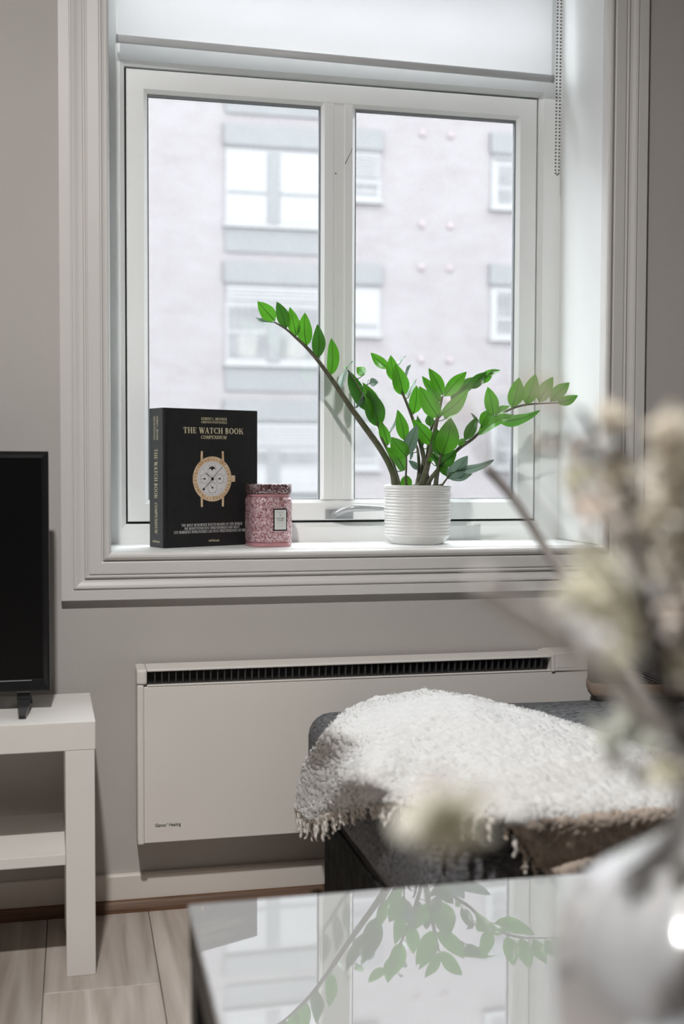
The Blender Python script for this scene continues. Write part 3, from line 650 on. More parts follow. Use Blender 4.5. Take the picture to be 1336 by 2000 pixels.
for k in range(60):
    x = 0.1500 + k * 0.01365
    if x > 0.967: break
    if fm is None:
        o = box('fin', x - 0.0012, x + 0.0012, HY + 0.0045, HY + 0.0178, 0.4697, 0.4946, M_fin, ht)
        fm = o; fx = x
    else:
        o = fm.copy(); COL.objects.link(o); o.location.x = fm.location.x + (x - fx)
box('control_unit', 0.9740, 0.9815, HY - 0.0055, -0.0127, 0.4655, 0.5025, M_radcap, ht, 0.0015, 2)
cu = box('control_cover', 0.9817, HX1, HY - 0.0035, -0.0127, 0.4658, 0.5045, M_radcap, ht, 0.002, 2)
box('control_window', 0.9865, 1.050, HY - 0.0042, HY - 0.0036, 0.4735, 0.4965, M_rad, cu)

def bfont(name, text, h, loc, xdir, zdir, m, parent, spacing=1.0, align='LEFT', shear=0.0, width=None):
    cu_ = bpy.data.curves.new('t', 'FONT'); cu_.body = text; cu_.size = 1.0; cu_.align_x = align; cu_.space_character = spacing
    cu_.shear = shear; cu_.resolution_u = 4; cu_.extrude = 0.0; cu_.offset = 0.012
    to = bpy.data.objects.new('t', cu_); COL.objects.link(to)
    dg = bpy.context.evaluated_depsgraph_get()
    me = bpy.data.meshes.new_from_object(to.evaluated_get(dg))
    bpy.data.objects.remove(to, do_unlink=True); bpy.data.curves.remove(cu_)
    k = h / 0.69
    xs = [v.co.x for v in me.vertices]
    kx = k if width is None else width / (max(xs) - min(xs))
    off = root_loc(parent); L0 = Vector(loc); X = Vector(xdir); Z = Vector(zdir)
    for v in me.vertices:
        v.co = L0 + X * (v.co.x * kx) + Z * (v.co.y * k) - off
    me.materials.clear()
    me.name = name
    return link(name, me, m, parent)
bfont('brand_lettering', 'Glamox', 0.0066, (0.1490, HY - 0.0004, 0.1885), (1, 0, 0), (0, 0, 1), M_ink, ht, width=0.0215)
bfont('brand_mark', '\u00ac', 0.0050, (0.1712, HY - 0.0004, 0.1912), (1, 0, 0), (0, 0, 1), M_ink, ht, width=0.0024)
bfont('brand_lettering', 'Heating', 0.0066, (0.1760, HY - 0.0004, 0.1885), (1, 0, 0), (0, 0, 1), M_ink, ht, width=0.0225)

# ------------------------------------------------------------------ white TV bench
def rotz(cx, cy, a):
    return Matrix.Translation((cx, cy, 0)) @ Matrix.Rotation(a, 4, 'Z') @ Matrix.Translation((-cx, -cy, 0))
TX1, TY0 = 0.0325, -0.3015
TX0, TY1 = TX1 - 0.90, TY0 + 0.262
tb = tag(empty('tv_bench', (-0.42, -0.17, 0)), 'plain white lacquered TV bench with square legs and a low shelf', 'tv bench')
xf = rotz(TX1, TY0, math.radians(1.3))
box('top', TX0, TX1, TY0, TY1, 0.400, 0.450, M_white, tb, 0.0012, 2, xf)
for lx in (TX0 + 0.0015, TX1 - 0.0515):
    for ly in (TY0 + 0.0005, TY1 - 0.0505):
        box('leg', lx, lx + 0.050, ly, ly + 0.050, 0.0, 0.3996, M_white, tb, 0.001, 2, xf)
box('shelf', TX0 + 0.0520, TX1 - 0.0520, TY0 + 0.004, TY1 - 0.004, 0.198, 0.217, M_white, tb, 0.001, 2, xf)

# ------------------------------------------------------------------ television
tv = tag(empty('television', (-0.42, -0.19, 0.45)), 'black flat-screen television standing on the white bench', 'television')
VX0, VX1, VZ0, VZ1, VY = -0.78, -0.0465, 0.484, 0.921, -0.195
box('casing', VX0, VX1, VY + 0.0105, VY + 0.032, VZ0 + 0.001, VZ1 - 0.001, M_tvb, tv, 0.004, 3)
box('rear_housing', VX0 + 0.12, VX1 - 0.12, VY + 0.0322, VY + 0.062, VZ0 + 0.02, VZ1 - 0.14, M_tvb, tv, 0.012, 3)
bw, bwb = 0.0125, 0.024
bez = lambda w: [(0, 0), (0, 0.0075), (0.003, 0.0105), (0.0055, 0.0105), (w - 0.002, 0.0065), (w, 0.0045), (w, 0)]
ring_frame('bezel', 'bezel', VX0, VX1, VZ0, VZ1, bw, bw, bwb, bw, bez, M_tvb, tv, VY + 0.0105)
box('screen', VX0 + bw - 0.001, VX1 - bw + 0.001, VY + 0.0075, VY + 0.0104, VZ0 + bwb - 0.001, VZ1 - bw + 0.001, M_screen, tv)
box('bezel_strip', VX0 + 0.05, VX1 - 0.032, VY + 0.0015, VY + 0.0035, VZ0 + 0.0215, VZ0 + 0.0228, M_alu, tv)
for fx in (VX0 + 0.085, -0.0955):
    rr = []
    for (x, y, z, w, d) in ((fx - 0.004, VY + 0.016, VZ0 + 0.004, 0.0125, 0.012), (fx - 0.004, VY + 0.002, VZ0 - 0.006, 0.012, 0.012), (fx + 0.001, VY - 0.038, VZ0 - 0.0245, 0.0085, 0.006), (fx + 0.003, VY - 0.064, 0.4535, 0.0065, 0.004)):
        rr.append([Vector((x - w, y, z - d * 0.0)), Vector((x + w, y, z)), Vector((x + w, y - 0.0, z - 0.004)), Vector((x - w, y, z - 0.004))])
    bm = bmesh.new()
    pts = [(VY + 0.024, VZ0 + 0.004), (VY + 0.008, VZ0 + 0.001), (VY - 0.030, 0.4665), (VY - 0.0655, 0.4560), (VY - 0.0655, 0.4502), (VY - 0.030, 0.4560), (VY + 0.010, 0.4740), (VY + 0.080, 0.4502), (VY + 0.083, 0.4502), (VY + 0.083, 0.4560), (VY + 0.024, 0.4790)]
    wd = lambda y: 0.0060 + max(0.0, min(1.0, (y - (VY - 0.066)) / 0.07)) * 0.0065
    va = [bm.verts.new((fx + 0.003 - wd(y), y, z)) for y, z in pts]; vb = [bm.verts.new((fx + 0.003 + wd(y), y, z)) for y, z in pts]
    bm.faces.new(va); bm.faces.new(vb[::-1])
    for k in range(len(pts)):
        bm.faces.new((va[k], va[(k + 1) % len(pts)], vb[(k + 1) % len(pts)], vb[k]))
    from_bm('foot', bm, M_tvb, tv)

# ------------------------------------------------------------------ serif lettering for the book
def glyph(ch):
    """polygons of a high-contrast serif capital, cap height 1; returns (polys, advance)"""
    T, t, Pg = 0.21, 0.085, []
    def quad(x0, y0, x1, y1, w): Pg.append([(x0, y0), (x0 + w, y0), (x1 + w, y1), (x1, y1)])
    def bar(x0, x1, y, h=t): Pg.append([(x0, y), (x1, y), (x1, y + h), (x0, y + h)])
    def stem_(x, w=T, s=0.07):
        quad(x, 0, x, 1, w); bar(x - s, x + w + s, 0, 0.06); bar(x - s, x + w + s, 0.94, 0.06)
    def arc(cx, cy, rx, ry, a0, a1, T1=T, n=14):
        for k in range(n):
            p = []
            for a in (a0 + (a1 - a0) * k / n, a0 + (a1 - a0) * (k + 1) / n):
                a = math.radians(a); p.append((math.cos(a), math.sin(a)))
            (c0, s0), (c1, s1) = p
            Pg.append([(cx + rx * c0, cy + ry * s0), (cx + rx * c1, cy + ry * s1), (cx + (rx - T1) * c1, cy + (ry - t) * s1), (cx + (rx - T1) * c0, cy + (ry - t) * s0)])
    adv = 0.8
    if ch == 'A': quad(0.02, 0, 0.36, 1, t); quad(0.55, 0, 0.30, 1, T); bar(0.14, 0.6, 0.30, 0.06); bar(-0.06, 0.2, 0, 0.06); bar(0.44, 0.86, 0, 0.06); adv = 0.84
    elif ch == 'B': stem_(0.08); arc(0.30, 0.745, 0.34, 0.255, -90, 90); arc(0.30, 0.265, 0.40, 0.265, -90, 90); adv = 0.78
    elif ch in 'CG':
        arc(0.45, 0.5, 0.45, 0.5, 48, 312); quad(0.72, 0.62, 0.72, 0.98, 0.06)
        if ch == 'G': quad(0.58, 0.06, 0.58, 0.42, T); bar(0.5, 0.87, 0.40, 0.06); adv = 0.92
        else: quad(0.72, 0.06, 0.72, 0.26, 0.05); adv = 0.84
    elif ch == 'D': stem_(0.08); arc(0.32, 0.5, 0.48, 0.5, -90, 90); adv = 0.88
    elif ch in 'EF':
        stem_(0.08); bar(0.2, 0.66, 0.93, 0.07); bar(0.2, 0.5, 0.47, 0.06); quad(0.62, 0.70, 0.62, 1, 0.05); quad(0.48, 0.36, 0.48, 0.64, 0.05)
        if ch == 'E': bar(0.2, 0.68, 0, 0.07); quad(0.65, 0, 0.65, 0.32, 0.05)
        adv = 0.77
    elif ch == 'H': stem_(0.08); stem_(0.62); bar(0.2, 0.66, 0.47, 0.06); adv = 0.96
    elif ch == 'I': stem_(0.08); adv = 0.42
    elif ch == 'K': stem_(0.08); quad(0.28, 0.40, 0.70, 0.98, t); quad(0.66, 0, 0.40, 0.60, T); bar(0.58, 0.86, 0.94, 0.06); bar(0.56, 0.96, 0, 0.06); adv = 0.90
    elif ch == 'L': stem_(0.08); bar(0.2, 0.66, 0, 0.07); quad(0.63, 0, 0.63, 0.36, 0.05); adv = 0.72
    elif ch == 'M': quad(0.10, 0, 0.10, 1, t); bar(0.0, 0.28, 0, 0.06); bar(0.0, 0.3, 0.94, 0.06); quad(0.42, 0.05, 0.10, 1, T); quad(0.48, 0.05, 0.80, 1, t); stem_(0.80); adv = 1.12
    elif ch == 'N': quad(0.10, 0, 0.10, 1, t); bar(0.0, 0.28, 0, 0.06); bar(0.0, 0.3, 0.94, 0.06); quad(0.60, 0, 0.10, 1, T); quad(0.72, 0, 0.72, 1, t); bar(0.60, 0.90, 0.94, 0.06); adv = 0.94
    elif ch in 'OQ':
        arc(0.45, 0.5, 0.45, 0.5, 0, 360, n=26)
        if ch == 'Q': quad(0.66, -0.2, 0.42, 0.08, T)
        adv = 0.96
    elif ch in 'PR':
        stem_(0.08); arc(0.30, 0.73, 0.38, 0.27, -90, 90); adv = 0.74
        if ch == 'R': quad(0.58, 0, 0.40, 0.48, T); bar(0.55, 0.88, 0, 0.06); adv = 0.86
    elif ch == 'S': arc(0.32, 0.74, 0.30, 0.26, 40, 265); arc(0.32, 0.27, 0.32, 0.27, -140, 88); quad(0.53, 0.68, 0.53, 0.98, 0.05); quad(0.02, 0.03, 0.02, 0.32, 0.05); adv = 0.72
    elif ch == 'T': stem_(0.30, T, 0.08); bar(0.02, 0.79, 0.93, 0.07); quad(0.02, 0.66, 0.02, 1, 0.05); quad(0.74, 0.66, 0.74, 1, 0.05); adv = 0.84
    elif ch == 'U': quad(0.10, 0.28, 0.10, 1, T); quad(0.66, 0.28, 0.66, 1, t); arc(0.42, 0.30, 0.32, 0.30, 180, 360, 0.14); bar(0.02, 0.38, 0.94, 0.06); bar(0.56, 0.84, 0.94, 0.06); adv = 0.88
    elif ch == 'V': quad(0.34, 0, 0.04, 1, T); quad(0.40, 0, 0.68, 1, t); bar(-0.05, 0.34, 0.94, 0.06); bar(0.56, 0.86, 0.94, 0.06); adv = 0.82
    elif ch == 'W': quad(0.28, 0, 0.03, 1, T); quad(0.34, 0, 0.50, 0.9, t); quad(0.70, 0, 0.44, 1, T); quad(0.76, 0, 1.02, 1, t); bar(-0.05, 0.32, 0.94, 0.06); bar(0.38, 0.72, 0.94, 0.06); bar(0.9, 1.18, 0.94, 0.06); adv = 1.16
    elif ch == 'X': quad(0.50, 0, 0.06, 1, T); quad(0.08, 0, 0.58, 1, t); adv = 0.78
    elif ch == 'Y': quad(0.30, 0, 0.30, 0.5, T); quad(0.30, 0.45, 0.02, 1, T); quad(0.42, 0.45, 0.66, 1, t); adv = 0.78
    elif ch == 'Z': bar(0.05, 0.65, 0.93, 0.07); bar(0.03, 0.68, 0, 0.07); quad(0.03, 0.04, 0.42, 0.96, T); adv = 0.74
    elif ch == '-': bar(0.05, 0.32, 0.36, 0.1); adv = 0.4
    elif ch == '.': bar(0.08, 0.26, 0, 0.17); adv = 0.34
    elif ch == '&': arc(0.34, 0.74, 0.22, 0.25, 0, 360, 0.12); arc(0.32, 0.27, 0.32, 0.27, 20, 330, 0.18); quad(0.62, 0, 0.22, 0.6, 0.16); adv = 0.86
    elif ch == '\u00c8':
        Pg, adv = glyph('E'); Pg = Pg + [[(0.42, 1.06), (0.52, 1.06), (0.30, 1.26), (0.18, 1.26)]]
    else: adv = 0.34
    return Pg, adv

def serif(name, text, width, h, centre, X, Z, m, parent, slant=0.0, normal=None, up=0.0):
    V = []; Fc = []; x = 0.0
    for c in text:
        Pg, adv = glyph(c)
        for p in Pg:
            b = len(V)
            V += [(x + u + slant * v, v) for u, v in p]
            Fc.append(tuple(range(b, b + 4)))
        x += adv + 0.05
    W = x - 0.05
    k = width / W
    C0 = Vector(centre); X = Vector(X); Z = Vector(Z)
    P3 = [C0 + X * ((u - W / 2) * k) + Z * (v * h) for u, v in V]
    return mesh(name, P3, Fc, m, parent)

# ------------------------------------------------------------------ book on the sill
TH = math.radians(24.5)
BU = Vector((math.cos(TH), math.sin(TH), 0)); BN = Vector((-math.sin(TH), math.cos(TH), 0)); ZV = Vector((0, 0, 1))
BW, BT, BH = 0.2295, 0.064, 0.2905
B0 = Vector((0.1800, 0.0660, WZ0 + 0.0004))
bk = tag(empty('hardback_book', B0 + BU * 0.11 + BN * 0.03), 'thick black hardback book with a wristwatch on its cover, standing on the sill', 'book')
def bxf(): return Matrix(((BU.x, BN.x, 0, B0.x), (BU.y, BN.y, 0, B0.y), (0, 0, 1, B0.z), (0, 0, 0, 1)))
box('front_cover', 0.0, BW, 0.0, 0.0032, 0, BH, M_cover, bk, 0.0008, 1, bxf())
box('back_cover', 0.0, BW, BT - 0.0032, BT, 0, BH, M_cover, bk, 0.0008, 1, bxf())
box('spine', -0.0012, 0.0022, 0.0033, BT - 0.0033, 0, BH, M_spine, bk, 0.0008, 1, bxf())
box('page_block', 0.0024, BW - 0.004, 0.0034, BT - 0.0034, 0.003, BH - 0.003, M_page, bk, 0, 1, bxf())
def bp(u, v, d=0.0004): return B0 + BU * u + ZV * v - BN * d
# hinge groove printed as a real crease near the spine
box('hinge_crease', 0.0065, 0.0085, -0.0003, 0.0004, 0.001, BH - 0.001, M_black, bk, 0, 1, bxf())
pxm = 0.2295 / 184.0     # one measured unit across the cover
def cu_(px): return (px - 321.0) * pxm
def cvz(px, py):         # height on the cover of a point measured in the photograph frame
    k = (px - 321.0) / 184.0
    top = 796.2 + 6.0 * k; bot = 1071.1 - 8.0 * k
    return BH * (bot - py) / (bot - top)
def btext(name, txt, x0, x1, ytop, ybot, m, slant=0.0):
    xm = (x0 + x1) / 2
    zc = cvz(xm, ybot); h = cvz(xm, ytop) - zc
    serif(name, txt, cu_(x1) - cu_(x0), h, bp(cu_(xm), zc), BU, ZV, m, bk, slant)
btext('author_lettering', 'GISBERT L. BRUNNER', 391.5, 442.5, 815.6, 820.8, M_gold)
btext('author_lettering', 'CHRISTIAN PFEIFFER-BELLI', 391.5, 442.5, 822.6, 827.0, M_gold)
btext('title_lettering', 'THE WATCH BOOK', 357.0, 475.5, 835.4, 847.0, M_gold)
btext('subtitle_lettering', 'COMPENDIUM', 390.5, 441.0, 850.6, 857.4, M_gold, 0.28)
btext('slogan_lettering', 'THE MOST RENOWNED WATCH BRANDS IN THE WORLD', 353.0, 473.5, 1022.0, 1027.2, M_silverp)
btext('slogan_lettering', 'DIE BEDEUTENDSTEN UHRENMARKEN DER WELT', 359.0, 468.0, 1028.6, 1033.6, M_silverp)
btext('slogan_lettering', 'LES MARQUES HORLOG\u00c8RES LES PLUS PRESTIGIEUSES AU MONDE', 339.0, 490.0, 1035.0, 1040.4, M_silverp)
zz = cvz(416, 1058)
bfont('publisher_lettering', 'teNeues', 0.0050, bp(cu_(406), zz), BU, ZV, M_gold, bk, width=cu_(427) - cu_(406))
# spine print, reading downwards
SD = -ZV; SU = BN * -1.0
def spt(v, w): return B0 + BU * (-0.0016) + ZV * v + BN * w
def stext(name, txt, ytop, ybot, w, h, slant=0.0):
    va = BH * (1069 - ytop) / 271.0; vb = BH * (1069 - ybot) / 271.0
    serif(name, txt, va - vb, h, spt((va + vb) / 2, w), SD, SU, M_gold, bk, slant)
stext('spine_lettering', 'GISBERT L. BRUNNER', 813.5, 860, 0.0300, 0.0075)
stext('spine_lettering', 'CHRISTIAN PFEIFFER-BELLI', 813.5, 860, 0.0425, 0.0075)
stext('spine_lettering', 'THE WATCH BOOK', 877, 974, 0.0400, 0.0140)
stext('spine_lettering', 'COMPENDIUM', 981, 1041, 0.0380, 0.0110, 0.28)
bfont('publisher_lettering', 'teNeues', 0.0052, spt(0.0102, 0.0480), -BN, ZV, M_gold, bk, width=0.031)
# printed wristwatch, built as thin flat layers
WC = (413.3, 935.5); wu = cu_(WC[0]); wv = cvz(*WC)
def disc(name, u, v, r0, r1, d, m, parent, n=48, a0=0.0, a1=360.0):
    V = []; Fc = []
    full = abs(a1 - a0) >= 359.9
    for k in range(n if full else n + 1):
        a = math.radians(a0 + (a1 - a0) * k / n)
        V.append(bp(u + r1 * math.cos(a), v + r1 * math.sin(a), d)); V.append(bp(u + r0 * math.cos(a), v + r0 * math.sin(a), d))
    q = len(V)
    for k in range(n):
        a = 2 * k; b = (2 * k + 2) % q if full else 2 * k + 2
        Fc.append((a, b, b + 1, a + 1))
    return mesh(name, V, Fc, m, parent)
def line(name, u0, v0, u1, v1, w, d, m, parent, w1=None):
    w1 = w if w1 is None else w1
    dx, dy = u1 - u0, v1 - v0; l = math.hypot(dx, dy); nx, ny = -dy / l / 2, dx / l / 2
    return mesh(name, [bp(u0 + nx * w, v0 + ny * w, d), bp(u1 + nx * w1, v1 + ny * w1, d), bp(u1 - nx * w1, v1 - ny * w1, d), bp(u0 - nx * w, v0 - ny * w, d)], [(0, 1, 2, 3)], m, parent)
RO = 0.0478; RI = 0.0372
wt = disc('watch_print', wu, wv, RI, RO, 0.0005, M_rose, bk, 64)
wt['label'] = 'printed gold wristwatch'
disc('dial', wu, wv, 0.0, RI, 0.00045, M_dial, wt, 64)
disc('minute_ring', wu, wv, RI - 0.0035, RI - 0.0029, 0.0006, M_dialg, wt, 64)
for k in range(36):                       # engraved marks on the bezel
    a = math.radians(k * 10 + 4)
    rm = (RO + RI) / 2
    line('bezel_mark', wu + (rm - 0.0026) * math.cos(a), wv + (rm - 0.0026) * math.sin(a), wu + (rm + 0.0026) * math.cos(a), wv + (rm + 0.0026) * math.sin(a), 0.0011, 0.0007, mat('bezel_mark_print', (0.26, 0.15, 0.06), 0.5, noise_scale=40, noise_amt=0.1) if k == 0 else MATS['bezel_mark_print'], wt)
for sx, sy in ((-1, 1), (1, 1), (-1, -1), (1, -1)):
    line('lug', wu + sx * 0.0262, wv + sy * 0.0375, wu + sx * 0.0258, wv + sy * 0.0590, 0.0056, 0.00052, M_rose, wt, 0.0048)
line('crown', wu + RO + 0.0002, wv + 0.0005, wu + RO + 0.0090, wv + 0.0005, 0.0140, 0.0005, M_rose, wt, 0.0132)
for du, dv, r in ((-0.0190, 0.0004, 0.0105), (0.0185, 0.0004, 0.0105), (0.0, -0.0185, 0.0120)):
    disc('subdial', wu + du, wv + dv, r - 0.0010, r, 0.0006, M_dialg, wt, 32)
    disc('subdial_hub', wu + du, wv + dv, 0, 0.0021, 0.0007, M_ink, wt, 14)
    line('subdial_hand', wu + du, wv + dv, wu + du + (-0.0085 if du < 0 else (-0.0070 if du > 0 else -0.0065)), wv + dv + (0.0 if du else 0.0070), 0.0013, 0.0007, M_ink, wt, 0.0005)
disc('moonphase', wu - 0.0004, wv + 0.0175, 0.0, 0.0092, 0.0006, M_ink, wt, 24, 0, 180)
for s in (-1, 1):
    disc('moonphase_lobe', wu - 0.0004 + s * 0.0050, wv + 0.0178, 0.0, 0.0038, 0.0007, M_dial, wt, 20)
disc('moonphase_ring', wu - 0.0004, wv + 0.0180, 0.0108, 0.0115, 0.0006, M_dialg, wt, 32)
for k in range(12):
    a = math.radians(k * 30 + 15)
    line('hour_mark', wu + 0.0285 * math.cos(a), wv + 0.0285 * math.sin(a), wu + 0.0312 * math.cos(a), wv + 0.0312 * math.sin(a), 0.0016, 0.0006, M_dialg, wt)
line('watch_hand', wu, wv, wu - 0.0215, wv - 0.0215, 0.0014, 0.0008, M_ink, wt, 0.0010)
line('watch_hand', wu, wv, wu + 0.0235, wv + 0.0255, 0.0010, 0.0008, M_ink, wt, 0.0006)
line('watch_hand', wu, wv, wu - 0.0165, wv + 0.0135, 0.0010, 0.0008, M_ink, wt, 0.0014)
disc('watch_hub', wu, wv, 0, 0.0036, 0.0009, M_ink, wt, 20)
disc('hand_tip', wu - 0.0215, wv - 0.0215, 0, 0.0026, 0.0009, M_ink, wt, 14)

# ------------------------------------------------------------------ embossed pink glass candle jar
def emboss_mat(name, col, col2, rough, metal, dist, dark):
    m = bpy.data.materials.new(name); m.use_nodes = True
    nt = m.node_tree; N = nt.nodes; L = nt.links
    b = N['Principled BSDF']
    b.inputs['Roughness'].default_value = rough; b.inputs['Metallic'].default_value = metal
    b.inputs['Coat Weight'].default_value = 0.6; b.inputs['Coat Roughness'].default_value = 0.05
    tc = N.new('ShaderNodeTexCoord')
    vo = N.new('ShaderNodeTexNoise'); vo.inputs['Scale'].default_value = 85; vo.inputs['Detail'].default_value = 2; vo.inputs['Distortion'].default_value = 3.0
    L.new(tc.outputs['Object'], vo.inputs['Vector'])
    rp = N.new('ShaderNodeValToRGB')
    e = rp.color_ramp.elements
    e[0].position = 0.40; e[0].color = (*dark, 1)
    e[1].position = 0.58; e[1].color = (*col2, 1)
    em = rp.color_ramp.elements.new(0.48); em.color = (*col, 1)
    L.new(vo.outputs['Fac'], rp.inputs[0]); L.new(rp.outputs[0], b.inputs['Base Color'])
    bpn = N.new('ShaderNodeBump'); bpn.inputs['Strength'].default_value = 1.0; bpn.inputs['Distance'].default_value = dist
    L.new(vo.outputs['Fac'], bpn.inputs['Height']); L.new(bpn.outputs[0], b.inputs['Normal'])
    MATS[name] = m
    return m
M_jar = emboss_mat('embossed_pink_glass', (0.50, 0.28, 0.30), (0.70, 0.52, 0.555), 0.22, 0.2, 0.003, (0.32, 0.145, 0.15))
M_lid = emboss_mat('embossed_dark_red_lid', (0.16, 0.04, 0.045), (0.42, 0.36, 0.37), 0.15, 0.5, 0.004, (0.05, 0.022, 0.022))
M_jarg = mat('clear_pink_glass', (0.50, 0.24, 0.265), 0.08, 0.6, coat=0.8, noise_scale=20, noise_amt=0.06)
JX, JY = 0.4040, 0.1065
jz = WZ0 + 0.0004
cj = tag(empty('candle_jar', (JX, JY, jz)), 'embossed pink glass candle jar with a dark red lid and small white label', 'candle')
RJ = 0.0470
def sqring(r, z, n=48, e=3.2):
    out = []
    for j in range(n):
        a = 2 * math.pi * j / n; c, s = math.cos(a), math.sin(a)
        k = (abs(c) ** e + abs(s) ** e) ** (-1 / e)
        out.append(Vector((JX + r * k * c, JY + r * k * s, z)))
    return out
JT = math.radians(8)
def jrot(p):
    d = p - Vector((JX, JY, 0)); return Vector((JX + d.x * math.cos(JT) - d.y * math.sin(JT), JY + d.x * math.sin(JT) + d.y * math.cos(JT), p.z))
def jr(r, z): return [jrot(p) for p in sqring(r, z)]
rings('jar_foot', [jr(RJ * 0.90, jz), jr(RJ * 0.955, jz), jr(RJ * 0.985, jz + 0.002), jr(RJ * 0.985, jz + 0.0075), jr(RJ * 0.95, jz + 0.0085)], M_jarg, cj, True, True, True, True)
rings('jar_body', [jr(RJ * 0.945, jz + 0.0087), jr(RJ * 0.985, jz + 0.011), jr(RJ, jz + 0.016), jr(RJ, jz + 0.095), jr(RJ * 0.985, jz + 0.101), jr(RJ * 0.93, jz + 0.1050)], M_jar, cj, True, True, True, True)
rings('jar_neck', [jr(RJ * 0.91, jz + 0.1052), jr(RJ * 0.93, jz + 0.1065), jr(RJ * 0.93, jz + 0.1120)], M_jarg, cj, True, True, True, True)
rings('lid', [jr(RJ * 0.95, jz + 0.1122), jr(RJ * 0.985, jz + 0.1135), jr(RJ * 0.985, jz + 0.1305), jr(RJ * 0.955, jz + 0.1325)], M_lid, cj, True, True, True, True)
JU = Vector((math.cos(JT), math.sin(JT), 0)); JN = Vector((-math.sin(JT), math.cos(JT), 0))
LZ = jz + 0.0575; LC = Vector((JX, JY, LZ)) - JN * (RJ + 0.0012) + JU * 0.0115
def lxf(): return Matrix(((JU.x, JN.x, 0, LC.x), (JU.y, JN.y, 0, LC.y), (0, 0, 1, LC.z), (0, 0, 0, 1)))
M_lab = mat('white_label_paper', (0.66, 0.68, 0.66), 0.6, 0.3, noise_scale=30, noise_amt=0.02)
lb = box('label', -0.0150, 0.0150, -0.0002, 0.0030, -0.0235, 0.0235, M_ink, cj, 0.0008, 1, lxf())
lb['label'] = 'white paper label in a dark border'
lf = box('label_face', -0.0126, 0.0126, -0.0008, -0.0003, -0.0208, 0.0208, M_lab, lb, 0, 1, lxf())
def lp(u, v): return LC + JU * u + ZV * v - JN * 0.0010
serif('label_lettering', 'VOLUSPA', 0.0150, 0.0018, lp(0, 0.0145), JU, ZV, M_dialg, lb)
disc0 = [lp(0.0016 * math.cos(2 * math.pi * k / 16), 0.0095 + 0.0024 * math.sin(2 * math.pi * k / 16)) for k in range(16)]
mesh('label_emblem', disc0, [tuple(range(16))], M_dialg, lb)
serif('label_lettering', 'PANJORE', 0.0180, 0.0030, lp(0, 0.0012), JU, ZV, M_ink, lb)
serif('label_lettering', '& LYCHEE', 0.0150, 0.0028, lp(0, -0.0027), JU, ZV, M_ink, lb)
serif('label_lettering', 'COCONUT WAX CANDLE', 0.0150, 0.0014, lp(0, -0.0066), JU, ZV, M_dialg, lb)
serif('label_lettering', 'MAISON', 0.0090, 0.0012, lp(0, -0.0145), JU, ZV, M_dialg, lb)

# ------------------------------------------------------------------ potted ZZ plant
PX_, PY_ = 0.7413, 0.1220
pz = WZ0 + 0.0004
pl = tag(empty('potted_plant', (PX_, PY_, pz)), 'leafy green ZZ plant in a ribbed white ceramic pot on the sill', 'potted plant')
pr = [(0.0010, pz), (0.0555, pz), (0.0585, pz + 0.0015), (0.0635, pz + 0.008), (0.0690, pz + 0.014)]
random.seed(11)
z = 0.016
while z < 0.1215:
    d = random.choice((0.0048, 0.0062, 0.0075))
    r = 0.0716 + 0.0024 * min(1, z / 0.05) + random.uniform(-0.0003, 0.0003)
    pr += [(r - 0.0028, pz + z), (r - 0.0002, pz + z + d * 0.28), (r, pz + z + d * 0.55), (r - 0.0003, pz + z + d * 0.85)]
    z += d
zt = pz + 0.1295
pr += [(0.0738, pz + 0.1235), (0.0743, zt - 0.002), (0.0736, zt), (0.0712, zt), (0.0706, zt - 0.003), (0.0700, zt - 0.020)]
lathe('pot', pr, PX_, PY_, M_pot, pl, 72)
lathe('soil', [(0.0002, zt - 0.0175), (0.03, zt - 0.0165), (0.0698, zt - 0.0195)], PX_, PY_, M_soil, pl, 40)

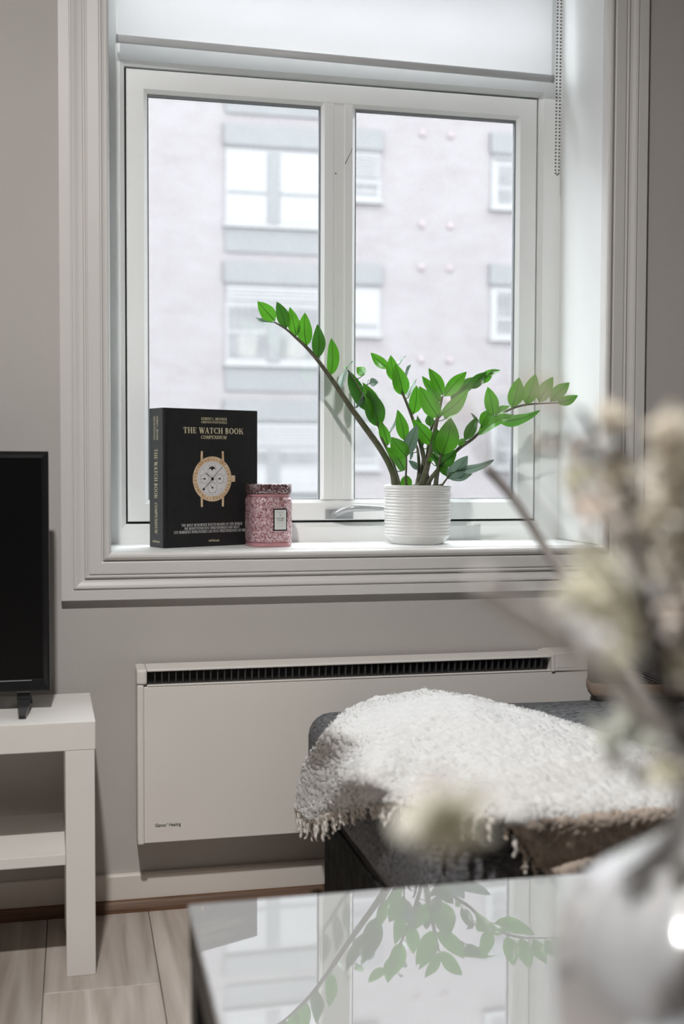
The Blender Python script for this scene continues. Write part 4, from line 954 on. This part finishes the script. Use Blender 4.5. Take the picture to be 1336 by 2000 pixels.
def leaf(B, T, w_app, under, parent, seed, path):
    """a pointed oval leaf with a folded midrib, arched along its length"""
    rnd = random.Random(seed)
    B = Vector(B); T = Vector(T); ax = T - B; L_ = ax.length; ax.normalize()
    toc = (Vector((0, -2.38, 0.90)) - (B + T) / 2).normalized()     # leaves turn their faces to the light of the room and window
    side = ax.cross(toc).normalized(); nrm = side.cross(ax).normalized()
    w = max(w_app, 0.40 * L_)
    ang = math.acos(max(-1, min(1, w_app / w))) * rnd.choice((-1, 1))
    side, nrm = side * math.cos(ang) + nrm * math.sin(ang), nrm * math.cos(ang) - side * math.sin(ang)
    if nrm.dot(toc) < 0: nrm = -nrm
    ns, nc = 11, 6
    V = []; Fc = []
    bend = rnd.uniform(0.02, 0.09) * L_ * (1 if rnd.random() < 0.7 else -1); fold = rnd.uniform(0.10, 0.22)
    curl = rnd.uniform(-0.05, 0.05) * L_
    for i in range(ns + 1):
        s = i / ns
        hw = w / 2 * 1.02 * (math.sin(math.pi * min(1, s ** 0.82)) ** 0.80) * (1 - 0.12 * s) / 0.90 if 0 < i < ns else (0.0009 if i == 0 else 0.0002)
        c = B + ax * (L_ * s) + nrm * (bend * math.sin(math.pi * s)) + side * (curl * math.sin(math.pi * s))
        for j in range(nc + 1):
            k = (j / nc) * 2 - 1
            wav = 0.035 * w * math.sin(s * 9 + seed + k * 2) * abs(k)
            V.append(c + side * (hw * k) + nrm * (fold * hw * abs(k) ** 1.2 + wav))
    for i in range(ns):
        for j in range(nc):
            a = i * (nc + 1) + j
            Fc.append((a, a + 1, a + nc + 2, a + nc + 1))
    m = M_leafu if under else (M_leaf if rnd.random() < 0.8 else M_leafd)
    o = mesh('leaf', V, Fc, m, parent, True)
    # raised midrib
    mid = [Vector(V[i * (nc + 1) + nc // 2]) + nrm * 0.0002 for i in range(ns + 1)]
    off = root_loc(parent)
    rr = tube_rings(mid, 0.0009, 0.0003, 4)
    me = o.data
    bm = bmesh.new(); bm.from_mesh(me)
    prev = None
    for ring in rr:
        cur = [bm.verts.new(p - off) for p in ring]
        if prev:
            for j in range(4):
                f_ = bm.faces.new((prev[j], prev[(j + 1) % 4], cur[(j + 1) % 4], cur[j])); f_.material_index = 1; f_.smooth = True
        prev = cur
    # petiole back to the stem
    near = min(path, key=lambda p: (p - B).length + 0.5 * max(0.0, p.z - B.z))
    if (near - B).length > 0.003:
        prev = None
        for ring in tube_rings([near, (near + B) / 2 - Vector((0, 0, 0.10 * (near - B).length)), B + ax * 0.002], 0.0012, 0.0009, 5):
            cur = [bm.verts.new(p - off) for p in ring]
            if prev:
                for j in range(5):
                    f_ = bm.faces.new((prev[j], prev[(j + 1) % 5], cur[(j + 1) % 5], cur[j])); f_.material_index = 1; f_.smooth = True
            prev = cur
    bm.to_mesh(me); bm.free(); me.materials.append(M_vein)
    return o
for si, (P, r0, r1, LV) in enumerate(PLANT):
    path = catmull(P, 5)
    # keep the foot of each stem inside the pot
    for p in path:
        if p.z < zt:
            d = Vector((p.x - PX_, p.y - PY_)); 
            if d.length > 0.058: d = d * (0.058 / d.length)
            p.x = PX_ + d.x; p.y = PY_ + d.y
            p.z = max(p.z, zt - 0.019)
    st = tube('stem', path, r0, r1, M_stemg, pl, 8)
    for li, (B, T, w, under) in enumerate(LV):
        leaf(B, T, w, under, st, si * 31 + li, path)

# ------------------------------------------------------------------ chaise seat
def soft_box(name, x0, x1, y0, y1, z0, z1, r, m, parent, puff=0.0, seg=5, cuts=14, seed=0, wrinkle=0.0):
    bm = bmesh.new()
    bm_box(bm, x0, x1, y0, y1, z0, z1, r, seg)
    bmesh.ops.subdivide_edges(bm, edges=[e for e in bm.edges if e.calc_length() > 0.08], cuts=cuts, use_grid_fill=True)
    cx, cy, cz = (x0 + x1) / 2, (y0 + y1) / 2, (z0 + z1) / 2
    for v in bm.verts:
        u = (v.co.x - cx) / (x1 - x0) * 2; w = (v.co.y - cy) / (y1 - y0) * 2; t = (v.co.z - cz) / (z1 - z0) * 2
        d = Vector((u * (1 - w * w) * (1 - t * t), w * (1 - u * u) * (1 - t * t), t * (1 - u ** 4) * (1 - w ** 4))) * puff
        if wrinkle: d += Vector((1, 1, 0.4)) * (wrinkle * noise.noise(v.co * 9 + Vector((seed, 0, 0))))
        v.co += d
    return from_bm(name, bm, m, parent, True)
cs = tag(empty('chaise', (1.1, -0.54, 0)), 'charcoal fabric chaise seat under the white throw, in front of the heater', 'sofa')
soft_box('seat_cushion', 0.437, 1.90, -0.945, -0.135, 0.262, 0.419, 0.045, M_seat, cs, 0.006, seed=3, wrinkle=0.002)
box('base', 0.468, 1.86, -0.915, -0.175, 0.030, 0.2605, M_base, cs, 0.008, 3)
tube('cushion_piping', catmull([(0.4385, -0.20, 0.2720), (0.4375, -0.50, 0.2715), (0.4385, -0.88, 0.2720)], 6), 0.003, 0.003, M_base, cs, 6)
for x in (0.50, 1.82):
    for y in (-0.88, -0.21):
        box('foot', x - 0.02, x + 0.02, y - 0.02, y + 0.02, 0.0, 0.0298, M_black, cs, 0.002, 1)

# dark box with a woven mesh front and a brown band at the back of the chaise
rc = tag(empty('mesh_front_box', (1.11, -0.235, 0.425)), 'black box with a fine mesh front and brown band, behind the dried flowers', 'box')
A = math.radians(-16)
xf = Matrix.Translation((1.018, -0.190, 0.0)) @ Matrix.Rotation(A, 4, 'Z')
bm = bmesh.new()
bm_box(bm, 0, 0.235, -0.012, 0.070, 0.4245, 0.605, 0.012, 3)
from_bm('box_body', bm, M_rib, rc, True, xf)
bm = bmesh.new()
import itertools
for k in range(-14, 44):                      # diagonal ribs across the face
    x = -0.06 + k * 0.0072
    a = Vector((x, -0.0125, 0.600)); d = Vector((0.92, 0, -0.40)).normalized()
    t0 = max((0.012 - a.x) / d.x, 0.0); t1 = min((0.223 - a.x) / d.x, (0.470 - a.z) / d.z)
    z_off = 0
    if t1 <= t0 + 0.004: continue
    p0, p1 = a + d * t0, a + d * t1
    u = Vector((0.40, 0, 0.92)) * 0.0017
    n_ = Vector((0, -0.0016, 0))
    vs = [bm.verts.new(q) for q in (p0 - u, p0 + n_, p0 + u, p1 - u, p1 + n_, p1 + u)]
    bm.faces.new((vs[0], vs[1], vs[4], vs[3])); bm.faces.new((vs[1], vs[2], vs[5], vs[4]))
for k in range(0, 26):
    z = 0.470 + 0.0055 * k - 0.02
    a = Vector((0.012, -0.0125, z + 0.01)); d = Vector((0.92, 0, -0.40)).normalized()
    t1 = min((0.223 - a.x) / d.x, (0.462 - a.z) / d.z)
    if t1 < 0.01: continue
    p0, p1 = a, a + d * t1
    u = Vector((0.40, 0, 0.92)) * 0.0012; n_ = Vector((0, -0.0014, 0))
    vs = [bm.verts.new(q) for q in (p0 - u, p0 + n_, p0 + u, p1 - u, p1 + n_, p1 + u)]
    bm.faces.new((vs[0], vs[1], vs[4], vs[3])); bm.faces.new((vs[1], vs[2], vs[5], vs[4]))
rbs = from_bm('mesh_weave', bm, mat('mesh_thread', (0.13, 0.13, 0.135), 0.7, 0.3, noise_scale=120, noise_amt=0.3), rc, False, xf)
rbs['kind'] = 'stuff'
box('band', -0.0015, 0.2365, -0.0155, 0.0715, 0.4330, 0.4610, M_tan, rc, 0.008, 3, xf, True)

# ------------------------------------------------------------------ white throw with fringe
tw = tag(empty('throw_blanket', (0.65, -0.7, 0.44)), 'fluffy white throw with a fringed edge and taupe underside, draped over the chaise', 'blanket')
NS, NT = len(THROW_NET), len(THROW_NET[0])
SU_, ST_ = 44, 36
cols = [catmull(c, ST_) for c in THROW_NET]
G = []
for j in range(len(cols[0])):
    G.append(catmull([c[j] for c in cols], SU_))
nt_, ns_ = len(G), len(G[0])
V = []; Fc = []; mi = []
_c = G[nt_ // 2][ns_ // 2]
NSG = 1.0 if (G[nt_ // 2][ns_ // 2 + 1] - _c).cross(G[nt_ // 2 + 1][ns_ // 2] - _c).z > 0 else -1.0      # outward side of the cloth
def fold_off(s, t):
    f_ = 0.011 * max(0, 1 - abs(s - 0.22) / 0.26) * math.sin(t * 15 + s * 9 + 0.6)
    f_ += 0.006 * math.sin(s * 20 - t * 9) * max(0, 1 - abs(t - 0.55) / 0.45)
    f_ += 0.004 * noise.noise(Vector((s * 12, t * 9, 2.2)))
    return f_
for j in range(nt_):
    for i in range(ns_):
        p = G[j][i]
        a = G[j][min(i + 1, ns_ - 1)] - G[j][max(i - 1, 0)]; b = G[min(j + 1, nt_ - 1)][i] - G[max(j - 1, 0)][i]
        n = a.cross(b)
        n = n.normalized() if n.length > 1e-9 else Vector((0, 0, 1))
        n = n * NSG
        s, t = i / (ns_ - 1), j / (nt_ - 1)
        flat = 1.0 if t < 0.8 else max(0, (1 - t) / 0.2)
        edge = min(1, t / 0.10)
        h = fold_off(s, t) * (0.35 + 0.65 * edge) * flat
        q = p * 1.0
        fl_ = (0.0034 * noise.noise(q * 60) + 0.0030 * noise.noise(q * 135) + 0.0022 * noise.noise(q * 260)) * (1.0 if t < 0.84 else 0.6)
        V.append(p + n * (h + fl_))
for j in range(nt_ - 1):
    for i in range(ns_ - 1):
        a = j * ns_ + i
        Fc.append((a, a + 1, a + ns_ + 1, a + ns_))
        s, t = i / (ns_ - 1), j / (nt_ - 1)
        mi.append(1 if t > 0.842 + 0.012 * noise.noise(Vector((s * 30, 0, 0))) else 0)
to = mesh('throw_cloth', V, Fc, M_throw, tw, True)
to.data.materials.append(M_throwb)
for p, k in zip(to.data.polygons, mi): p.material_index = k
md = to.modifiers.new('thickness', 'SOLIDIFY'); md.thickness = 0.010; md.offset = 0.0
# second folded layer under the front edge
V = []; Fc = []
g6 = G[-1]
n2 = 90
for i in range(n2 + 1):
    k = i / n2 * (ns_ - 1) * 0.97 + 1
    a = g6[int(min(k, ns_ - 1))]
    drop = 0.030 * (1 - 0.25 * i / n2)
    for j, (dy, dz) in enumerate(((0.006, 0.012), (-0.004, -0.006), (-0.008, -0.010), (-0.004, -0.020), (0.004, -0.010 - drop), (0.008, -drop + 0.004))):
        wv_ = 0.003 * noise.noise(Vector((i * 0.35, j * 0.7, 5)))
        V.append(a + Vector((0.004 * j, dy + wv_, dz + wv_ + 0.004 * math.sin(i * 0.22))))
for i in range(n2):
    for j in range(5):
        q = i * 6 + j
        Fc.append((q, q + 6, q + 7, q + 1))
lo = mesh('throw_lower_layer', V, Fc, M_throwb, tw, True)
lo['label'] = 'taupe folded-under layer'
# loose curly pile standing off the cloth
random.seed(5)
PV = []; PF = []
for k in range(3000):
    j = random.randrange(1, int(nt_ * 0.08)); i = random.randrange(1, ns_ - 1)
    if k % 4 == 0: j = random.randrange(2, int(nt_ * 0.8)); i = random.randrange(1, int(ns_ * 0.12))
    base = Vector(to.data.vertices[j * ns_ + i].co) + root_loc(tw)
    a = G[j][min(i + 1, ns_ - 1)] - G[j][i - 1]; b = G[min(j + 1, nt_ - 1)][i] - G[j - 1][i]
    n = a.cross(b); n = n.normalized() if n.length > 1e-9 else Vector((0, 0, 1))
    n = n * NSG
    n = (n + Vector((random.uniform(-.8, .8), random.uniform(-.8, .8), random.uniform(-.3, .5)))).normalized()
    t = n.cross(Vector((random.uniform(-1, 1), random.uniform(-1, 1), random.uniform(-1, 1)))).normalized()
    p0 = base + Vector((random.uniform(-.004, .004), random.uniform(-.004, .004), 0.003)); ln = random.uniform(0.003, 0.006); w = 0.0008
    p1 = p0 + n * ln * 0.6 + t * ln * 0.2; p2 = p0 + n * ln * 0.75 + t * ln * 0.7
    q = len(PV); u = n.cross(t) * w
    PV += [p0 - u, p0 + u, p1 - u, p1 + u, p2 - u * 0.6, p2 + u * 0.6]
    PF += [(q, q + 1, q + 3, q + 2), (q + 2, q + 3, q + 5, q + 4)]
pile = mesh('pile', PV, PF, M_throw, tw, True)
pile['kind'] = 'stuff'; pile['label'] = 'loose curly white pile'
# fringe: twisted tassels hanging from the end of the throw
random.seed(21)
end = [G[j][0] for j in range(nt_)]
cum = [0.0]
for a, b in zip(end, end[1:]): cum.append(cum[-1] + (b - a).length)
total = cum[-1]
nT = 58
for k in range(nT):
    d = (k + 0.5 + random.uniform(-0.25, 0.25)) / nT * total
    j = max(i for i in range(len(cum)) if cum[i] <= d)
    p = end[min(j, nt_ - 1)]; t = d / total
    inner = G[min(j, nt_ - 1)][5]
    out = (p - inner).normalized()
    ln = random.uniform(0.028, 0.046) * (1.15 if t < 0.35 else 0.9)
    side = Vector((random.uniform(-0.35, 0.35), random.uniform(-0.35, 0.35), 0))
    p = p - out * 0.006
    c1 = p + (out * 0.75 + side * 0.5) * ln * 0.40 + Vector((0, 0, -0.10 * ln))
    c2 = c1 + (out * 0.18 + side + Vector((0, 0, -1.0))).normalized() * ln * 0.34
    c3 = c2 + (side * random.uniform(-1.5, 1.5) + Vector((0, 0, -1.0))).normalized() * ln * 0.34
    path = catmull([p, c1, c2, c3], 5)
    ph = random.uniform(0, 6)
    for q, v in enumerate(path):
        v += Vector((math.cos(q * 1.3 + ph), math.sin(q * 1.3 + ph), 0)) * 0.0013
    brown = t > 0.90
    tube('fringe_tassel', path, random.uniform(0.0034, 0.0056), 0.0022, M_throwb if brown and random.random() < 0.6 else M_tass, tw, 6, 0.5, k)

# ------------------------------------------------------------------ glossy coffee table
ct = tag(empty('coffee_table', (0.70, -1.60, 0)), 'black coffee table with a glossy white glass top mirroring the window', 'coffee table')
tx0, tx1, ty0, ty1, tz = 0.1135, 1.30, -2.06, -1.150, 0.434
box('glass_top', tx0, tx1, ty0, ty1, tz - 0.006, tz, M_table, ct, 0.0025, 2)
box('table_frame', tx0 + 0.002, tx1 - 0.002, ty0 + 0.002, ty1 - 0.002, tz - 0.056, tz - 0.0062, M_tedge, ct, 0.001, 1)
for x in (tx0 + 0.003, tx1 - 0.053):
    for y in (ty0 + 0.003, ty1 - 0.053):
        box('leg', x, x + 0.05, y, y + 0.05, 0.0, tz - 0.0564, M_tedge, ct, 0.001, 1)

# ------------------------------------------------------------------ silver vase
vx, vy = 0.3235, -1.8500
vs_ = tag(empty('vase', (vx, vy, tz)), 'glossy silver-white round vase with a rippled shoulder, holding dried branches', 'vase')
vp = [(0.001, 0.0003), (0.046, 0.0003), (0.052, 0.004), (0.064, 0.035), (0.078, 0.100), (0.0865, 0.160), (0.0890, 0.190), (0.0875, 0.216), (0.0815, 0.234), (0.0700, 0.248), (0.0530, 0.260), (0.0390, 0.270), (0.0300, 0.281), (0.0270, 0.298), (0.0285, 0.314), (0.0325, 0.324), (0.0315, 0.3265), (0.0260, 0.316), (0.0240, 0.302), (0.025, 0.27)]
rr = []
nv = 96
for p in catmull([(a, b, 0) for a, b in vp], 3):
    r, z = p.x, p.y
    ring = []
    k = max(0.0, 1 - abs(z - 0.258) / 0.045)
    for j in range(nv):
        a = 2 * math.pi * j / nv
        q = r * (1 + 0.07 * k * math.sin(a * 8 + z * 60) + 0.012 * math.sin(a * 3 + 1))
        ring.append(Vector((vx + q * math.cos(a), vy + q * math.sin(a), tz + z)))
    rr.append(ring)
rings('vase_body', rr, M_vase, vs_, True, True, True, False)

# ------------------------------------------------------------------ dried branches in the vase
BLAB = ['long grey dried twig with cream blossoms reaching left towards the plant', 'pale bare dried twig with a few white blossoms pointing left below the sill',
        'thick dark dried stem with beige blossoms rising in front of the right casing', 'dark forked dried twig with dusty blossoms bending up to the left',
        'upright dried stem with tall beige plumes at the right edge', 'thin dried stem drooping left with one big ivory bloom over the throw',
        'short dried sprig with sage grey leaves just above the vase']
TW = {'grey': M_twg, 'pale': M_twp, 'dark': M_twd}
broots = []
for bi, (P, r0, r1, k) in enumerate(BRANCHES):
    br = tag(empty('dried_branch', P[0]), BLAB[bi], 'dried flower', 'dried branches in the silver vase')
    foot = Vector((vx + 0.010 * math.cos(bi * 0.9), vy + 0.010 * math.sin(bi * 0.9), tz + 0.270))
    mouth = Vector((vx + 0.016 * math.cos(bi * 0.9 + 0.3), vy + 0.016 * math.sin(bi * 0.9 + 0.3), tz + 0.3285))
    path = catmull([foot, mouth] + [Vector(p) for p in P[1:]], 7)
    tube('stem', path, r0, r1, TW[k], br, 7, 0.25, bi)
    broots.append((br, path))
def flower_head(bi, c, R_, kind, seed):
    rnd = random.Random(seed)
    br, path = broots[bi]
    c = Vector(c); R_ *= 1.0 if kind in ('bloom', 'sparse') else 1.3
    # twiglet from the stem
    near = min(path, key=lambda p: (p - c).length + 0.4 * max(0, p.z - c.z))
    if (near - c).length > 0.012 and kind != 'bloom':
        mid = (near + c) / 2 + Vector((rnd.uniform(-.006, .006), rnd.uniform(-.006, .006), -0.003))
        tube('twig', catmull([near, mid, c], 4), 0.0011, 0.0007, TW['grey'], br, 5)
    V = []; Fc = []
    def petal(o, d, ln, w, cup):
        up = d.cross(Vector((rnd.uniform(-1, 1), rnd.uniform(-1, 1), rnd.uniform(-1, 1)))).normalized(); nn = d.cross(up)
        b = len(V)
        rows = 4
        for i in range(rows + 1):
            s = i / rows
            hw = w / 2 * math.sin(math.pi * (0.08 + 0.80 * s)) ** 0.7
            cc = o + d * (ln * s) + nn * (cup * ln * s * s)
            V.extend([cc - up * hw + nn * (0.25 * hw), cc, cc + up * hw + nn * (0.25 * hw)])
        for i in range(rows):
            for j in range(2):
                q = b + i * 3 + j
                Fc.append((q, q + 1, q + 4, q + 3))
    if kind == 'bloom':
        ax = Vector((-0.15, -0.75, -0.62)).normalized()
        for ringn, (npet, op, ln) in enumerate(((5, 0.35, 0.75), (7, 0.8, 0.95), (8, 1.25, 1.1))):
            for k in range(npet):
                a = 2 * math.pi * k / npet + ringn * 0.5
                u = ax.cross(Vector((0, 0, 1))).normalized(); v = ax.cross(u)
                d = (ax * math.cos(op) + (u * math.cos(a) + v * math.sin(a)) * math.sin(op)).normalized()
                petal(c, d, R_ * ln, R_ * 0.75, rnd.uniform(-0.2, 0.25))
    else:
        n = {'sparse': 10, 'green': 18}.get(kind, 44)
        for k in range(n):
            d = Vector((rnd.gauss(0, 1), rnd.gauss(0, 1), rnd.gauss(0, 1) + 0.4)).normalized()
            o = c + d * R_ * rnd.uniform(0.05, 0.55) * (1.3 if kind == 'sparse' else 1.0)
            d2 = (d + Vector((rnd.uniform(-.6, .6), rnd.uniform(-.6, .6), rnd.uniform(-.6, .6)))).normalized()
            s = R_ * (0.75 if kind == 'green' else (0.55 if kind != 'sparse' else 0.6)) * rnd.uniform(0.8, 1.2)
            petal(o, d2, s, s * 0.72, rnd.uniform(-0.4, 0.4))
    o = mesh('flower_head', V, Fc, M_pet[kind], br, True)
    return o
for k, (bi, c, R_, kind) in enumerate(FLOWER_HEADS):
    flower_head(bi, c, R_, kind, 100 + k)

# ------------------------------------------------------------------ apartment house across the street
FYd = 20.0
ap = tag(empty('apartment_building', (5, FYd, -6)), 'pale pinkish brick apartment block across the street, seen through the window', 'building')
box('facade_wall', -46, 56, FYd, FYd + 1.0, -6, 13.5, M_brick, ap)
def fbox(nm, x0, x1, z0, z1, d0, d1, m, parent=ap):
    return box(nm, x0, x1, FYd - d1, FYd - d0, z0, z1, m, parent)
def slats(parent, x0, x1, z0, z1):
    V = []; Fc = []; n = max(2, int((z1 - z0) / 0.055))
    for k in range(n):
        za_ = z0 + (z1 - z0) * k / n; zb_ = z0 + (z1 - z0) * (k + 0.8) / n
        q = len(V)
        V += [(x0, FYd - 0.075, za_), (x1, FYd - 0.075, za_), (x1, FYd - 0.052, zb_), (x0, FYd - 0.052, zb_)]
        Fc.append((q, q + 1, q + 2, q + 3))
    return mesh('shutter_slats', V, Fc, M_fwhite, parent)
def fac_window(x0, x1, h, shut, panes, sill, lights, panel=True):
    """h: lintel height; shut: drop of the rolled shutter; panes: (material upper, material lower, z of mid rail)"""
    w = fbox('window', x0, x1, h - sill, h, 0.0, 0.03, M_fwhite)
    fbox('lintel_panel', x0 - 0.03, x1 + 0.03, h + 0.03, h + 0.42, 0.0, 0.07, M_fgrey, w)
    fbox('lintel_dark_slit', x0, x1, h - 0.02, h + 0.03, 0.031, 0.06, M_fdark, w)  # dark-coloured strip under the lintel panel
    if shut > 0.0: slats(w, x0 + 0.03, x1 - 0.03, h - shut, h - 0.03)
    top = h - shut - 0.12
    for a, b in lights:
        rail = h - panes[2]
        fbox('pane', a, b, rail + 0.04, top, 0.031, 0.036, panes[0], w)
        fbox('pane', a, b, h - sill + 0.10, rail - 0.04, 0.031, 0.036, panes[1], w)
    for a, b in lights: fbox('transom_rail', a, b, h - panes[2] - 0.02, h - panes[2] + 0.02, 0.031, 0.045, M_fgrey if panes[0] is M_fbright else M_fwhite, w)
    for (a, b), (c, d) in zip(lights, lights[1:]):
        fbox('mullion_post', b + 0.02, c - 0.02, h - sill + 0.04, top + 0.04, 0.031, 0.055, M_fgrey, w)
    fbox('window_sill', x0 - 0.04, x1 + 0.04, h - sill - 0.06, h - sill, 0.0, 0.10, M_fwhite, w)
    if panel: fbox('spandrel_panel', x0, x1, h - sill - 0.52, h - sill - 0.07, 0.0, 0.04, M_fgrey, w)
    return w
A_L = [(2.86, 3.60), (3.86, 4.62)]
rows = [12.1, 9.5, 6.90, 4.31, 1.70, -0.92]
for ri, h in enumerate(rows):
    if ri in (0, 1, 2): fac_window(2.81, 4.68, h, 0.0 if ri else 0.3, (M_fbright, M_fbright, 0.86), 1.46, A_L)
    elif ri == 3: 
        w = fac_window(2.81, 4.68, h, 0.30, (M_fpane, M_fpane, 0.90), 1.50, A_L)
        for a in (3.05, 4.0): fbox('curtain', a, a + 0.36, h - 1.38, h - 0.96, 0.037, 0.04, M_fcurt, w)
    else: fac_window(2.81, 4.68, h, 0.45, (M_fpane, M_fwhite, 0.85), 1.30, A_L)
    fac_window(5.25, 5.84, h + 0.06, (0.45, 0.45, 0.50, 0.0, 0.0, 0.2)[ri], ((M_fpane, M_fpane), (M_fpane, M_fpane), (M_fpane, M_fpane), (M_fbright, M_fbright), (M_fpane, M_fpane), (M_fpane, M_fpane))[ri] + (0.78,), 0.95, [(5.31, 5.78)], False)
    fac_window(8.12, 8.95, h + 0.16, 0.10 if ri < 3 else 0.0, (M_fpane, M_fpane, 0.66), 1.05, [(8.26, 8.82)], False)
    for xq in (-3.4, -8.2, 13.0, 18.0): fac_window(xq, xq + 1.87, h, 0.2, (M_fpane, M_fbright, 0.86), 1.46, [(xq + 0.05, xq + 0.80), (xq + 1.06, xq + 1.81)])
    for xq in (6.69, 7.27):
        for dz in ((0.46, -1.35) if ri != 2 else (0.48, -1.30)):
            bmr = [[Vector((xq + r * math.cos(2 * math.pi * j / 14), FYd - d, h + dz + r * math.sin(2 * math.pi * j / 14))) for j in range(14)] for r, d in ((0.075, 0.0), (0.075, 0.02), (0.03, 0.035))]
            rings('wall_anchor', bmr, M_fred, ap, True, True, False, True)
st_ = box('street', -46, 56, 0.6, FYd - 0.001, -6.1, -6.0, M_street)
tag(st_, 'grey street between the two houses', 'street', kind='structure')

# ------------------------------------------------------------------ ceiling lamp fixture (out of frame, carries the room light)
cl = tag(empty('ceiling_lamp', (-0.12, -1.80, RZ1)), 'small round white ceiling lamp in front of the window', 'lamp')
lathe('lamp_housing', [(0.001, RZ1 - 0.0005), (0.11, RZ1 - 0.0005), (0.11, RZ1 - 0.02), (0.012, RZ1 - 0.025), (0.012, RZ1 - 0.05), (0.07, RZ1 - 0.06), (0.10, RZ1 - 0.09), (0.11, RZ1 - 0.122)], -0.12, -1.80, M_white, cl, 40)
